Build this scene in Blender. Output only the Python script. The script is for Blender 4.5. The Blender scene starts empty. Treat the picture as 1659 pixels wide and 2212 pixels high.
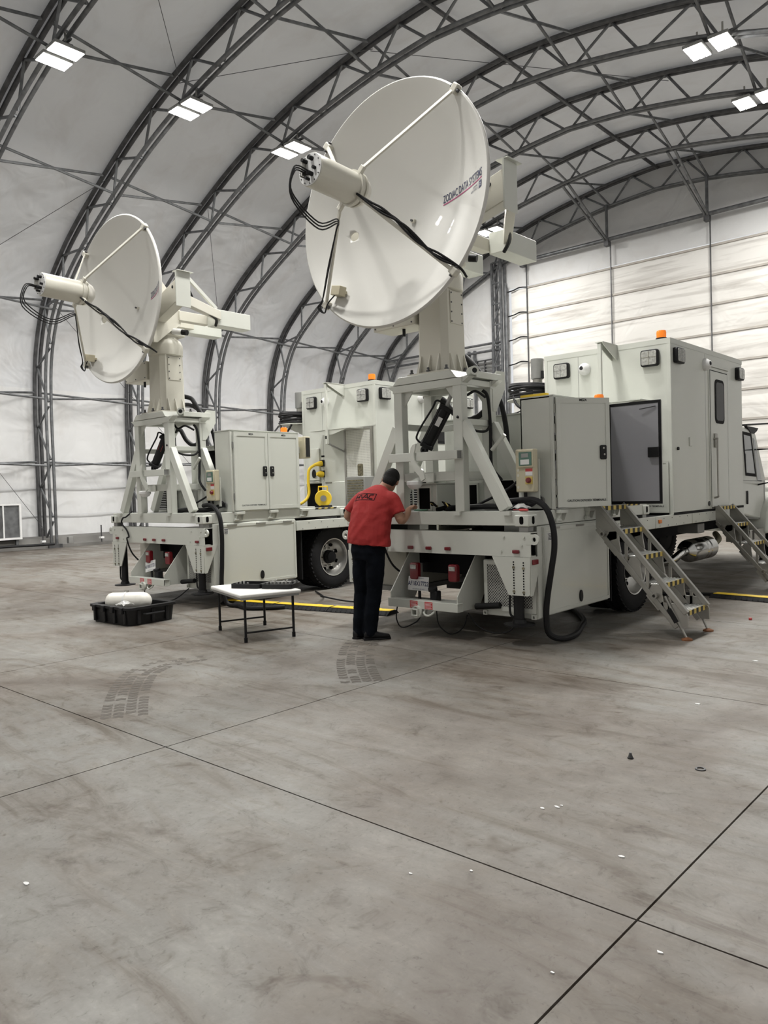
import bpy, bmesh, math, random
from mathutils import Vector, Matrix
from mathutils.bvhtree import BVHTree
random.seed(7)
PI = math.pi
R = math.radians
SC = bpy.context.scene
COL = SC.collection

# ------------------------------------------------------------------ camera
cam_d = bpy.data.cameras.new('camera')
cam = bpy.data.objects.new('camera', cam_d)
COL.objects.link(cam)
SC.camera = cam
CAM_H = 1.56
cam_d.sensor_fit = 'HORIZONTAL'
cam_d.sensor_width = 36.0
cam_d.lens = 36.0 * 1660.84 / 1659.0
cam_d.clip_start = 0.05
cam_d.clip_end = 200
_y, _p, _r = R(-42.107164), R(-1.684151), R(1.687457)
_f = Vector((math.sin(_y) * math.cos(_p), math.cos(_y) * math.cos(_p), math.sin(_p)))
_ri = Vector((math.cos(_y), -math.sin(_y), 0))
_dn = _f.cross(_ri)
_rr = math.cos(_r) * _ri + math.sin(_r) * _dn
_dd = -math.sin(_r) * _ri + math.cos(_r) * _dn
cam.matrix_world = Matrix(((_rr.x, -_dd.x, -_f.x, 0), (_rr.y, -_dd.y, -_f.y, 0), (_rr.z, -_dd.z, -_f.z, CAM_H), (0, 0, 0, 1)))

# ------------------------------------------------------------------ world and exposure
W = bpy.data.worlds.new('world')
SC.world = W
W.use_nodes = True
_bg = W.node_tree.nodes['Background']
_bg.inputs[1].default_value = 0.7
_tc = W.node_tree.nodes.new('ShaderNodeTexCoord')
_sp = W.node_tree.nodes.new('ShaderNodeSeparateXYZ')
_rp = W.node_tree.nodes.new('ShaderNodeValToRGB')      # overcast sky above, ground below the horizon
_rp.color_ramp.elements[0].position = 0.0
_rp.color_ramp.elements[0].color = (0.16, 0.155, 0.145, 1)
_rp.color_ramp.elements[1].position = 0.02
_rp.color_ramp.elements[1].color = (0.96, 0.98, 1.0, 1)
W.node_tree.links.new(_tc.outputs['Generated'], _sp.inputs[0])
W.node_tree.links.new(_sp.outputs['Z'], _rp.inputs['Fac'])
W.node_tree.links.new(_rp.outputs['Color'], _bg.inputs[0])
SC.view_settings.view_transform = 'Standard'
SC.view_settings.look = 'None'
SC.view_settings.gamma = 1.0
SC.view_settings.use_curve_mapping = False
SC.view_settings.exposure = 0.14
LAMP_POWER = 156.0      # each high-bay fixture carries two of these
LAMP_COLOR = (1.0, 0.985, 0.95)
SC.cycles.max_bounces = 4
SC.cycles.diffuse_bounces = 3
SC.cycles.glossy_bounces = 2
SC.cycles.transmission_bounces = 2
SC.cycles.transparent_max_bounces = 6

# ------------------------------------------------------------------ materials
def _n(nt, t, **kw):
    n = nt.nodes.new(t)
    for k, v in kw.items():
        setattr(n, k, v)
    return n

def mat(name, col, rough=0.5, metal=0.0, var=0.05, vscale=3.0, bump=0.0, bscale=60.0, coat=0.0, emit=None, estr=0.0, spec=0.5, alpha=1.0, trans=0.0):
    m = bpy.data.materials.new(name)
    m.use_nodes = True
    nt = m.node_tree
    b = nt.nodes['Principled BSDF']
    b.inputs['Roughness'].default_value = rough
    b.inputs['Metallic'].default_value = metal
    b.inputs['Coat Weight'].default_value = coat
    b.inputs['Specular IOR Level'].default_value = spec
    b.inputs['Alpha'].default_value = alpha
    b.inputs['Transmission Weight'].default_value = trans
    if emit:
        b.inputs['Emission Color'].default_value = (*emit, 1)
        b.inputs['Emission Strength'].default_value = estr
    tc = _n(nt, 'ShaderNodeTexCoord')
    nz = _n(nt, 'ShaderNodeTexNoise')
    nz.inputs['Scale'].default_value = vscale
    nz.inputs['Detail'].default_value = 1.5
    nt.links.new(tc.outputs['Object'], nz.inputs['Vector'])
    cr = _n(nt, 'ShaderNodeValToRGB')
    cr.color_ramp.elements[0].position = 0.3
    cr.color_ramp.elements[1].position = 0.72
    cr.color_ramp.elements[0].color = (*[c * (1 - var) for c in col], 1)
    cr.color_ramp.elements[1].color = (*[min(1, c * (1 + var)) for c in col], 1)
    nt.links.new(nz.outputs['Fac'], cr.inputs['Fac'])
    nt.links.new(cr.outputs['Color'], b.inputs['Base Color'])
    if bump > 0:
        n2 = _n(nt, 'ShaderNodeTexNoise')
        n2.inputs['Scale'].default_value = bscale
        n2.inputs['Detail'].default_value = 2
        nt.links.new(tc.outputs['Object'], n2.inputs['Vector'])
        bp = _n(nt, 'ShaderNodeBump')
        bp.inputs['Strength'].default_value = bump
        bp.inputs['Distance'].default_value = 0.02
        nt.links.new(n2.outputs['Fac'], bp.inputs['Height'])
        nt.links.new(bp.outputs['Normal'], b.inputs['Normal'])
    return m

M = {}
M['white'] = mat('white_paint', (0.615, 0.628, 0.575), 0.32, var=0.03, vscale=1.5, coat=0.15)
M['white2'] = mat('white_panel', (0.632, 0.647, 0.592), 0.24, var=0.025, vscale=0.8, coat=0.3)
M['cream'] = mat('cream_paint', (0.625, 0.606, 0.53), 0.4, var=0.03, vscale=2)
M['dish'] = mat('dish_paint', (0.62, 0.612, 0.575), 0.38, var=0.015, vscale=1.2, coat=0.1)
M['beige'] = mat('beige_plastic', (0.56, 0.51, 0.37), 0.5, var=0.04)
M['gray_door'] = mat('grey_door_lining', (0.36, 0.36, 0.385), 0.42, var=0.03)
M['gray'] = mat('grey_metal', (0.33, 0.33, 0.32), 0.45, 0.6, var=0.08)
M['galv'] = mat('galvanised_steel', (0.17, 0.175, 0.18), 0.48, 0.7, var=0.25, vscale=6)
M['galv_dark'] = mat('dark_galvanised_steel', (0.10, 0.10, 0.103), 0.5, 0.6, var=0.25, vscale=5)
M['alu'] = mat('aluminium', (0.42, 0.41, 0.38), 0.38, 0.85, var=0.10, vscale=5)
M['alu_bright'] = mat('bright_aluminium', (0.75, 0.75, 0.73), 0.3, 0.9, var=0.1, vscale=20)
M['chrome'] = mat('chrome', (0.62, 0.62, 0.60), 0.16, 1.0, var=0.04)
M['rim'] = mat('polished_wheel', (0.62, 0.61, 0.58), 0.3, 0.85, var=0.06)
M['black'] = mat('black_paint', (0.009, 0.009, 0.010), 0.5, var=0.2, spec=0.3)
M['rubber'] = mat('black_rubber', (0.010, 0.010, 0.011), 0.8, var=0.2, bump=0.15, bscale=90, spec=0.25)
M['cable'] = mat('black_cable', (0.008, 0.008, 0.009), 0.55, var=0.2, spec=0.3)
M['void'] = mat('dark_inside', (0.005, 0.005, 0.005), 0.9, var=0.2, spec=0.1)
M['chassis'] = mat('chassis_black', (0.009, 0.009, 0.010), 0.7, var=0.3, spec=0.2)
M['red'] = mat('red_lens', (0.17, 0.008, 0.013), 0.3, var=0.15, coat=0.2)
M['red_label'] = mat('red_label', (0.55, 0.06, 0.06), 0.5, var=0.05)
M['white_label'] = mat('white_label', (0.75, 0.75, 0.74), 0.5, var=0.02)
M['amber'] = mat('amber_lens', (0.9, 0.22, 0.02), 0.25, var=0.1, emit=(1.0, 0.25, 0.02), estr=0.25)
M['amber_dim'] = mat('amber_marker', (0.75, 0.22, 0.03), 0.3, var=0.1)
M['yellow'] = mat('yellow_plastic', (0.80, 0.55, 0.03), 0.45, var=0.06)
M['yellow_tape'] = mat('yellow_tape', (0.62, 0.47, 0.12), 0.6, var=0.08)
M['green_glass'] = mat('green_window', (0.06, 0.16, 0.12), 0.2, var=0.2, coat=0.5)
M['lens'] = mat('clear_lamp_lens', (0.40, 0.40, 0.375), 0.15, var=0.25, vscale=40, coat=0.6)
M['glass_dark'] = mat('dark_glass', (0.022, 0.022, 0.022), 0.25, var=0.05, spec=0.25)
M['glass_cab'] = mat('cab_glass', (0.12, 0.14, 0.14), 0.06, var=0.2, coat=1.0)
M['dark_text'] = mat('dark_lettering', (0.008, 0.008, 0.010), 0.8, var=0.0, spec=0.1)
M['navy'] = mat('navy_lettering', (0.025, 0.03, 0.09), 0.5, var=0.0)
M['magenta'] = mat('magenta_line', (0.42, 0.03, 0.16), 0.5, var=0.0)
M['table'] = mat('white_tabletop', (0.74, 0.735, 0.71), 0.55, var=0.03, bump=0.1, bscale=150)
M['pvc'] = mat('canister_white', (0.76, 0.74, 0.68), 0.35, var=0.02)
M['rust'] = mat('rust_disc', (0.25, 0.10, 0.04), 0.8, var=0.25, vscale=20)
M['skin'] = mat('skin', (0.36, 0.20, 0.13), 0.55, var=0.08, vscale=9)
M['hair'] = mat('black_hair', (0.006, 0.0055, 0.0055), 0.65, var=0.3, vscale=60, bump=0.6, bscale=180, spec=0.25)
M['shirt'] = mat('red_shirt', (0.30, 0.015, 0.014), 0.85, var=0.07, vscale=6, bump=0.25, bscale=14)
M['trousers'] = mat('dark_trousers', (0.005, 0.0065, 0.010), 0.95, var=0.25, vscale=8, bump=0.3, bscale=20, spec=0.1)
M['shoe'] = mat('black_shoe', (0.007, 0.007, 0.008), 0.6, var=0.2, spec=0.25)
M['teal'] = mat('teal_glove', (0.03, 0.16, 0.09), 0.7, var=0.2)
M['plastic_bag'] = mat('clear_bag', (0.75, 0.75, 0.73), 0.2, var=0.15, vscale=30, alpha=0.55, coat=0.5)
M['tape_black'] = mat('black_tape', (0.03, 0.028, 0.025), 0.7, var=0.1)
M['concrete_edge'] = mat('joint_filler', (0.035, 0.032, 0.03), 0.95, var=0.2)
M['tyre_print'] = mat('tyre_dust', (0.112, 0.100, 0.086), 0.85, var=0.15, vscale=8)
M['emit'] = mat('lamp_diffuser', (0.9, 0.9, 0.9), 0.5, var=0.0, emit=(1.0, 0.97, 0.92), estr=22.0)
M['emit'].cycles.emission_sampling = 'NONE'
M['bronze'] = mat('coil_fins', (0.20, 0.18, 0.12), 0.5, 0.5, var=0.5, vscale=25)

def m_concrete():
    m = bpy.data.materials.new('stained_concrete')
    m.use_nodes = True
    nt = m.node_tree
    b = nt.nodes['Principled BSDF']
    geo = _n(nt, 'ShaderNodeNewGeometry')
    def noise(scale, detail, rough=0.55, dist=0.0, vec=None):
        n = _n(nt, 'ShaderNodeTexNoise')
        n.inputs['Scale'].default_value = scale
        n.inputs['Detail'].default_value = detail
        n.inputs['Roughness'].default_value = rough
        n.inputs['Distortion'].default_value = dist
        nt.links.new(vec if vec else geo.outputs['Position'], n.inputs['Vector'])
        return n
    mp = _n(nt, 'ShaderNodeMapping')
    mp.inputs['Rotation'].default_value = (0, 0, R(42))
    mp.inputs['Scale'].default_value = (0.55, 2.4, 1.0)
    nt.links.new(geo.outputs['Position'], mp.inputs['Vector'])
    def ramp(n, stops):
        r = _n(nt, 'ShaderNodeValToRGB')
        r.color_ramp.elements[0].position, r.color_ramp.elements[0].color = stops[0][0], (*stops[0][1], 1)
        r.color_ramp.elements[1].position, r.color_ramp.elements[1].color = stops[-1][0], (*stops[-1][1], 1)
        for p, c in stops[1:-1]:
            e = r.color_ramp.elements.new(p)
            e.color = (*c, 1)
        nt.links.new(n.outputs['Fac'], r.inputs['Fac'])
        return r
    def mix(a, c, fac, mode='MIX'):
        x = _n(nt, 'ShaderNodeMix', data_type='RGBA', blend_type=mode)
        if isinstance(fac, float):
            x.inputs[0].default_value = fac
        else:
            nt.links.new(fac, x.inputs[0])
        nt.links.new(a, x.inputs[6])
        nt.links.new(c, x.inputs[7])
        return x.outputs[2]
    base = ramp(noise(0.42, 4, 0.62, 0.8), [(0.34, (0.124, 0.106, 0.089)), (0.45, (0.169, 0.153, 0.134)), (0.56, (0.190, 0.181, 0.164)), (0.70, (0.230, 0.225, 0.209))])
    streak = ramp(noise(1.25, 5, 0.68, 1.1, mp.outputs['Vector']), [(0.33, (0.56, 0.49, 0.42)), (0.45, (0.93, 0.90, 0.865)), (0.55, (1.0, 1.0, 1.0)), (0.68, (1.14, 1.155, 1.15))])
    c = mix(base.outputs['Color'], streak.outputs['Color'], 1.0, 'MULTIPLY')
    fine = ramp(noise(6.5, 4, 0.74, 0.7), [(0.30, (0.60, 0.56, 0.52)), (0.43, (0.95, 0.945, 0.94)), (0.56, (1.02, 1.02, 1.02)), (0.72, (1.18, 1.18, 1.17))])
    c = mix(c, fine.outputs['Color'], 0.9, 'MULTIPLY')
    spots = ramp(noise(2.1, 3, 0.7, 2.2), [(0.24, (0.45, 0.36, 0.29)), (0.36, (0.93, 0.91, 0.89)), (0.42, (1, 1, 1)), (1.0, (1, 1, 1))])
    c = mix(c, spots.outputs['Color'], 0.9, 'MULTIPLY')
    grit = ramp(noise(31, 2.5, 0.8, 0.6), [(0.27, (0.52, 0.49, 0.46)), (0.40, (0.96, 0.955, 0.95)), (0.58, (1.0, 1.0, 1.0)), (0.74, (1.16, 1.16, 1.15))])
    c = mix(c, grit.outputs['Color'], 0.75, 'MULTIPLY')
    nt.links.new(c, b.inputs['Base Color'])
    rr = ramp(noise(1.7, 2), [(0.3, (0.42, 0.42, 0.42)), (0.7, (0.68, 0.68, 0.68))])
    nt.links.new(rr.outputs['Color'], b.inputs['Roughness'])
    b.inputs['Specular IOR Level'].default_value = 0.4
    bp = _n(nt, 'ShaderNodeBump')
    bp.inputs['Strength'].default_value = 0.12
    bp.inputs['Distance'].default_value = 0.01
    nt.links.new(noise(35, 2).outputs['Fac'], bp.inputs['Height'])
    nt.links.new(bp.outputs['Normal'], b.inputs['Normal'])
    return m
M['concrete'] = m_concrete()

def m_fabric(name, col, streaks=False, glow=0.1):
    m = bpy.data.materials.new(name)
    m.use_nodes = True
    nt = m.node_tree
    b = nt.nodes['Principled BSDF']
    b.inputs['Roughness'].default_value = 0.55
    b.inputs['Specular IOR Level'].default_value = 0.25
    geo = _n(nt, 'ShaderNodeNewGeometry')
    mp = _n(nt, 'ShaderNodeMapping')
    mp.inputs['Scale'].default_value = (0.22, 0.5, 3.4) if streaks else (0.5, 0.9, 0.5)
    nt.links.new(geo.outputs['Position'], mp.inputs['Vector'])
    n = _n(nt, 'ShaderNodeTexNoise')
    n.inputs['Scale'].default_value = 1.3
    n.inputs['Detail'].default_value = 4
    n.inputs['Roughness'].default_value = 0.6
    n.inputs['Distortion'].default_value = 0.5
    nt.links.new(mp.outputs['Vector'], n.inputs['Vector'])
    r = _n(nt, 'ShaderNodeValToRGB')
    lo = 0.58 if streaks else 0.90
    r.color_ramp.elements[0].position = 0.28
    r.color_ramp.elements[0].color = (col[0] * lo, col[1] * (lo - 0.02), col[2] * (lo - 0.04), 1)
    r.color_ramp.elements[1].position = 0.52
    r.color_ramp.elements[1].color = (*col, 1)
    nt.links.new(n.outputs['Fac'], r.inputs['Fac'])
    nt.links.new(r.outputs['Color'], b.inputs['Base Color'])
    w = _n(nt, 'ShaderNodeTexNoise')
    w.inputs['Scale'].default_value = 0.9
    w.inputs['Detail'].default_value = 2
    w.inputs['Distortion'].default_value = 1.2
    nt.links.new(geo.outputs['Position'], w.inputs['Vector'])
    bp = _n(nt, 'ShaderNodeBump')
    bp.inputs['Strength'].default_value = 0.5
    bp.inputs['Distance'].default_value = 0.16
    nt.links.new(w.outputs['Fac'], bp.inputs['Height'])
    nt.links.new(bp.outputs['Normal'], b.inputs['Normal'])
    tl = _n(nt, 'ShaderNodeBsdfTranslucent')
    tl.inputs['Color'].default_value = (0.95, 0.95, 0.95, 1)
    mx = _n(nt, 'ShaderNodeMixShader')
    mx.inputs[0].default_value = glow
    nt.links.new(b.outputs[0], mx.inputs[1])
    nt.links.new(tl.outputs[0], mx.inputs[2])
    nt.links.new(mx.outputs[0], nt.nodes['Material Output'].inputs['Surface'])
    return m
M['fabric'] = m_fabric('roof_membrane', (0.66, 0.665, 0.675))
M['fabric_wall'] = m_fabric('wall_membrane', (0.72, 0.72, 0.715))
M['fabric_door'] = m_fabric('door_membrane', (0.74, 0.72, 0.68), True)

def m_grid(name, light, dark, scale, rot=0.0, width=0.35):
    m = bpy.data.materials.new(name)
    m.use_nodes = True
    nt = m.node_tree
    b = nt.nodes['Principled BSDF']
    b.inputs['Roughness'].default_value = 0.5
    tc = _n(nt, 'ShaderNodeTexCoord')
    outs = []
    for a in (rot, rot + PI / 2):
        w = _n(nt, 'ShaderNodeVectorRotate', rotation_type='Y_AXIS')
        w.inputs['Angle'].default_value = a
        nt.links.new(tc.outputs['Object'], w.inputs['Vector'])
        s = _n(nt, 'ShaderNodeSeparateXYZ')
        nt.links.new(w.outputs['Vector'], s.inputs[0])
        mu = _n(nt, 'ShaderNodeMath', operation='MULTIPLY')
        mu.inputs[1].default_value = scale
        nt.links.new(s.outputs['X'], mu.inputs[0])
        fr = _n(nt, 'ShaderNodeMath', operation='FRACT')
        nt.links.new(mu.outputs[0], fr.inputs[0])
        lt = _n(nt, 'ShaderNodeMath', operation='LESS_THAN')
        lt.inputs[1].default_value = width
        nt.links.new(fr.outputs[0], lt.inputs[0])
        outs.append(lt)
    mx = _n(nt, 'ShaderNodeMath', operation='MAXIMUM')
    nt.links.new(outs[0].outputs[0], mx.inputs[0])
    nt.links.new(outs[1].outputs[0], mx.inputs[1])
    x = _n(nt, 'ShaderNodeMix', data_type='RGBA')
    x.inputs[6].default_value = (*dark, 1)
    x.inputs[7].default_value = (*light, 1)
    nt.links.new(mx.outputs[0], x.inputs[0])
    nt.links.new(x.outputs[2], b.inputs['Base Color'])
    return m
M['expanded'] = m_grid('expanded_metal', (0.52, 0.52, 0.48), (0.03, 0.03, 0.03), 48, R(45), 0.30)
M['perforated'] = m_grid('perforated_screen', (0.70, 0.70, 0.65), (0.32, 0.32, 0.30), 36, 0.0, 0.62)

# ------------------------------------------------------------------ mesh helpers
class MB:
    def __init__(self):
        self.v, self.f = [], []
    def add(self, vs, fs):
        o = len(self.v)
        self.v += [Vector(p) for p in vs]
        self.f += [tuple(i + o for i in f) for f in fs]
        return self
    def box(self, x0, x1, y0, y1, z0, z1):
        return self.add([(x0, y0, z0), (x1, y0, z0), (x1, y1, z0), (x0, y1, z0), (x0, y0, z1), (x1, y0, z1), (x1, y1, z1), (x0, y1, z1)],
                        [(0, 3, 2, 1), (4, 5, 6, 7), (0, 1, 5, 4), (1, 2, 6, 5), (2, 3, 7, 6), (3, 0, 4, 7)])
    def cbox(self, c, sx, sy, sz, rot=None):
        o = len(self.v)
        self.box(-sx / 2, sx / 2, -sy / 2, sy / 2, -sz / 2, sz / 2)
        for i in range(o, len(self.v)):
            p = self.v[i]
            if rot is not None:
                p = rot @ p
            self.v[i] = p + Vector(c)
        return self
    def bar(self, p0, p1, w, h, up=(0, 0, 1)):
        p0, p1 = Vector(p0), Vector(p1)
        d = (p1 - p0).normalized()
        s = d.cross(Vector(up))
        if s.length < 1e-4:
            s = d.cross(Vector((0, 1, 0)))
        s.normalize()
        t = s.cross(d).normalized()
        vs = []
        for p in (p0, p1):
            for a, b in ((-1, -1), (1, -1), (1, 1), (-1, 1)):
                vs.append(p + s * (a * w / 2) + t * (b * h / 2))
        return self.add(vs, [(0, 1, 2, 3), (7, 6, 5, 4), (0, 4, 5, 1), (1, 5, 6, 2), (2, 6, 7, 3), (3, 7, 4, 0)])
    def tube(self, p0, p1, r, n=12, r2=None):
        return self.path([p0, p1], [r, r if r2 is None else r2], n)
    def path(self, pts, r, n=8, closed=False):
        pts = [Vector(p) for p in pts]
        k = len(pts)
        rs = r if isinstance(r, (list, tuple)) else [r] * k
        vs, fs = [], []
        prev = None
        for i, p in enumerate(pts):
            if closed:
                d = pts[(i + 1) % k] - pts[i - 1]
            else:
                d = pts[min(i + 1, k - 1)] - pts[max(i - 1, 0)]
            d.normalize()
            if prev is None:
                a = Vector((0, 0, 1)) if abs(d.z) < 0.9 else Vector((1, 0, 0))
                s = d.cross(a).normalized()
            else:
                s = (prev - d * prev.dot(d))
                s = s.normalized() if s.length > 1e-6 else d.orthogonal().normalized()
            prev = s
            t = d.cross(s)
            for j in range(n):
                an = 2 * PI * j / n
                vs.append(p + (s * math.cos(an) + t * math.sin(an)) * rs[i])
        m = k if closed else k - 1
        for i in range(m):
            a, b = i * n, ((i + 1) % k) * n
            for j in range(n):
                j2 = (j + 1) % n
                fs.append((a + j, a + j2, b + j2, b + j))
        if not closed:
            fs.append(tuple(range(n - 1, -1, -1)))
            fs.append(tuple((k - 1) * n + j for j in range(n)))
        return self.add(vs, fs)
    def lathe(self, prof, c=(0, 0, 0), axis=(0, 0, 1), n=32, caps=True):
        ax = Vector(axis).normalized()
        s = ax.orthogonal().normalized()
        t = ax.cross(s)
        c = Vector(c)
        vs, fs = [], []
        for r, h in prof:
            for j in range(n):
                an = 2 * PI * j / n
                vs.append(c + ax * h + (s * math.cos(an) + t * math.sin(an)) * r)
        for i in range(len(prof) - 1):
            for j in range(n):
                j2 = (j + 1) % n
                fs.append((i * n + j, i * n + j2, (i + 1) * n + j2, (i + 1) * n + j))
        if caps:
            fs.append(tuple(range(n - 1, -1, -1)))
            fs.append(tuple((len(prof) - 1) * n + j for j in range(n)))
        return self.add(vs, fs)
    def prism(self, poly, d0, d1, plane='xz'):
        def P(a, b, d):
            return {'xz': (a, d, b), 'yz': (d, a, b), 'xy': (a, b, d)}[plane]
        n = len(poly)
        vs = [P(a, b, d0) for a, b in poly] + [P(a, b, d1) for a, b in poly]
        fs = [tuple(range(n)), tuple(range(2 * n - 1, n - 1, -1))]
        for i in range(n):
            j = (i + 1) % n
            fs.append((i, i + n, j + n, j))
        return self.add(vs, fs)
    def ring(self, c, axis, r0, r1, th, n=24):
        return self.lathe([(r0, -th / 2), (r1, -th / 2), (r1, th / 2), (r0, th / 2), (r0, -th / 2)], c, axis, n, caps=False)
    def frame(self, outer, hole, d0, d1, plane='yz'):
        # flat plate with a polygonal hole; outer and hole have the same vertex count
        def P(a, b, d):
            return {'xz': (a, d, b), 'yz': (d, a, b), 'xy': (a, b, d)}[plane]
        n = len(outer)
        vs = [P(a, b, d0) for a, b in outer] + [P(a, b, d0) for a, b in hole] + [P(a, b, d1) for a, b in outer] + [P(a, b, d1) for a, b in hole]
        fs = []
        for i in range(n):
            j = (i + 1) % n
            fs += [(i, j, n + j, n + i), (2 * n + j, 2 * n + i, 3 * n + i, 3 * n + j), (i, 2 * n + i, 2 * n + j, j), (n + j, 3 * n + j, 3 * n + i, n + i)]
        return self.add(vs, fs)
    def xf(self, fn):
        self.v = [Vector(fn(p)) for p in self.v]
        return self

def mk(name, mb, m, off=(0, 0, 0), smooth=35, recalc=True):
    me = bpy.data.meshes.new(name)
    off = Vector(off)
    me.from_pydata([tuple(p - off) for p in mb.v], [], mb.f)
    if recalc:
        bm = bmesh.new()
        bm.from_mesh(me)
        bmesh.ops.recalc_face_normals(bm, faces=bm.faces)
        bm.to_mesh(me)
        bm.free()
    me.materials.append(m if not isinstance(m, str) else M[m])
    if smooth:
        me.polygons.foreach_set('use_smooth', [True] * len(me.polygons))
        me.set_sharp_from_angle(angle=R(smooth))
    o = bpy.data.objects.new(name, me)
    COL.objects.link(o)
    return o

def bev(o, w=0.006, seg=2):
    b = o.modifiers.new('bevel', 'BEVEL')
    b.width = w
    b.segments = seg
    b.limit_method = 'ANGLE'
    b.angle_limit = R(40)
    return o

class Thing:
    """An Empty at the thing's base; part vertices are given in the frame T (a truck's, or the world's)."""
    def __init__(self, name, label, cat, base, T=(0, 0, 0), group=None, kind=None):
        self.T = Vector(T)
        self.base = Vector(base)
        o = bpy.data.objects.new(name, None)
        COL.objects.link(o)
        o.location = self.T + self.base
        o.empty_display_size = 0.1
        if label:
            o['label'] = label
        if cat:
            o['category'] = cat
        if group:
            o['group'] = group
        if kind:
            o['kind'] = kind
        self.o = o
    def part(self, name, mb, m, parent=None, bevel=0, label=None, kind=None, smooth=35):
        o = mk(name, mb, m, self.base, smooth)
        o.parent = parent if parent else self.o
        if bevel:
            bev(o, bevel)
        if label:
            o['label'] = label
        if kind:
            o['kind'] = kind
        return o

def single(name, label, cat, mb, m, base, T=(0, 0, 0), group=None, bevel=0, kind=None, smooth=35):
    o = mk(name, mb, m, base, smooth)
    o.location = Vector(base) + Vector(T)
    if label:
        o['label'] = label
    if cat:
        o['category'] = cat
    if group:
        o['group'] = group
    if kind:
        o['kind'] = kind
    if bevel:
        bev(o, bevel)
    return o

def spline(pts, sub=6):
    pts = [Vector(p) for p in pts]
    out = []
    n = len(pts)
    for i in range(n - 1):
        p0, p1, p2, p3 = pts[max(i - 1, 0)], pts[i], pts[i + 1], pts[min(i + 2, n - 1)]
        for k in range(sub):
            t = k / sub
            out.append(0.5 * ((2 * p1) + (p2 - p0) * t + (2 * p0 - 5 * p1 + 4 * p2 - p3) * t * t + (3 * p1 - p0 - 3 * p2 + p3) * t ** 3))
    out.append(pts[-1])
    return out

def eval_mesh(o):
    """The object's mesh with its modifiers applied, evaluated in a scene of its own (fast)."""
    s = bpy.data.scenes.new('scratch')
    s.collection.objects.link(o)
    vl = s.view_layers[0]
    vl.update()
    me = bpy.data.meshes.new_from_object(o.evaluated_get(vl.depsgraph))
    s.collection.objects.unlink(o)
    bpy.data.scenes.remove(s)
    return me

def text2d(s, size, align='LEFT', spacing=1.0, bold=0.0):
    c = bpy.data.curves.new('lettering', 'FONT')
    c.body = s
    c.size = size
    c.align_x = align
    c.space_character = spacing
    c.offset = bold
    c.resolution_u = 3
    o = bpy.data.objects.new('lettering', c)
    me = eval_mesh(o)
    vs = [v.co.copy() for v in me.vertices]
    fs = [tuple(p.vertices) for p in me.polygons]
    bpy.data.objects.remove(o)
    bpy.data.curves.remove(c)
    bpy.data.meshes.remove(me)
    return vs, fs

def text_mb(s, size, fn, align='CENTER', spacing=1.0, bold=0.0):
    vs, fs = text2d(s, size, align, spacing, bold)
    mb = MB()
    mb.add([fn(v.x, v.y) for v in vs], fs)
    return mb

# ================================================================== THE HANGAR
AX = -11.1                      # ridge line
YS = [-5.05 + 3.24 * k for k in range(11)]   # arch planes, the last one is the end frame
Y0, Y1 = -5.35, 27.62
HALF = spline([(14.05, 0, 0), (14.05, 0, 2.5), (14.03, 0, 4.8), (13.80, 0, 6.4), (13.10, 0, 7.85), (11.95, 0, 8.9), (10.75, 0, 9.68), (9.0, 0, 10.58), (7.28, 0, 11.34), (5.37, 0, 11.97), (3.8, 0, 12.33), (1.85, 0, 12.64), (0, 0, 12.78)], 5)
HALF[-1] = Vector((0, 0, 12.78))
FULL = [Vector((-p.x, 0, p.z)) for p in HALF] + [Vector((p.x, 0, p.z)) for p in reversed(HALF[:-1])]

def offset_path(pts, d):
    out = []
    for i, p in enumerate(pts):
        t = pts[min(i + 1, len(pts) - 1)] - pts[max(i - 1, 0)]
        t.normalize()
        out.append(p + Vector((t.z, 0, -t.x)) * d)
    return out
INNER = offset_path(FULL, 0.80)
SKIN = offset_path(FULL, -0.10)

class Arc:
    def __init__(self, pts):
        self.p = pts
        self.s = [0]
        for a, b in zip(pts, pts[1:]):
            self.s.append(self.s[-1] + (b - a).length)
        self.L = self.s[-1]
    def at(self, s):
        s = max(0, min(self.L, s))
        for i in range(len(self.s) - 1):
            if s <= self.s[i + 1]:
                t = (s - self.s[i]) / (self.s[i + 1] - self.s[i])
                return self.p[i].lerp(self.p[i + 1], t)
        return self.p[-1]
OUT_ARC, IN_ARC = Arc(FULL), Arc(INNER)
def node(s_from_ridge, inner=False):
    """A point on a chord at signed arc length from the ridge (measured on the outer chord)."""
    if not inner:
        return OUT_ARC.at(OUT_ARC.L / 2 + s_from_ridge)
    return IN_ARC.at(IN_ARC.L / 2 + s_from_ridge * IN_ARC.L / OUT_ARC.L)

# ---- floor: slabs with open joints
SX = [-25.3] + [-4.215 + 3.045 * k for k in range(-6, 3)] + [3.1]
SY = [Y0 - 0.1] + [2.575 + 3.055 * k for k in range(-2, 9)] + [27.8]
floor = Thing('floor', None, None, (AX, 11, 0), kind='structure')
floor.part('floor_bed', MB().box(-25.4, 3.2, Y0 - 0.2, 28, -0.30, -0.02), 'concrete_edge')
slab_me = {}
for i in range(len(SX) - 1):
    for j in range(len(SY) - 1):
        sx, sy = SX[i + 1] - SX[i], SY[j + 1] - SY[j]
        key = (round(sx, 2), round(sy, 2))
        g = 0.0045
        if key not in slab_me:
            o = mk('floor_slab', MB().box(-sx / 2 + g, sx / 2 - g, -sy / 2 + g, sy / 2 - g, -0.10, 0), 'concrete')
            slab_me[key] = o.data
        else:
            o = bpy.data.objects.new('floor_slab', slab_me[key])
            COL.objects.link(o)
        o.parent = floor.o
        o.location = ((SX[i] + SX[i + 1]) / 2 - AX, (SY[j] + SY[j + 1]) / 2 - 11, 0)

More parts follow.
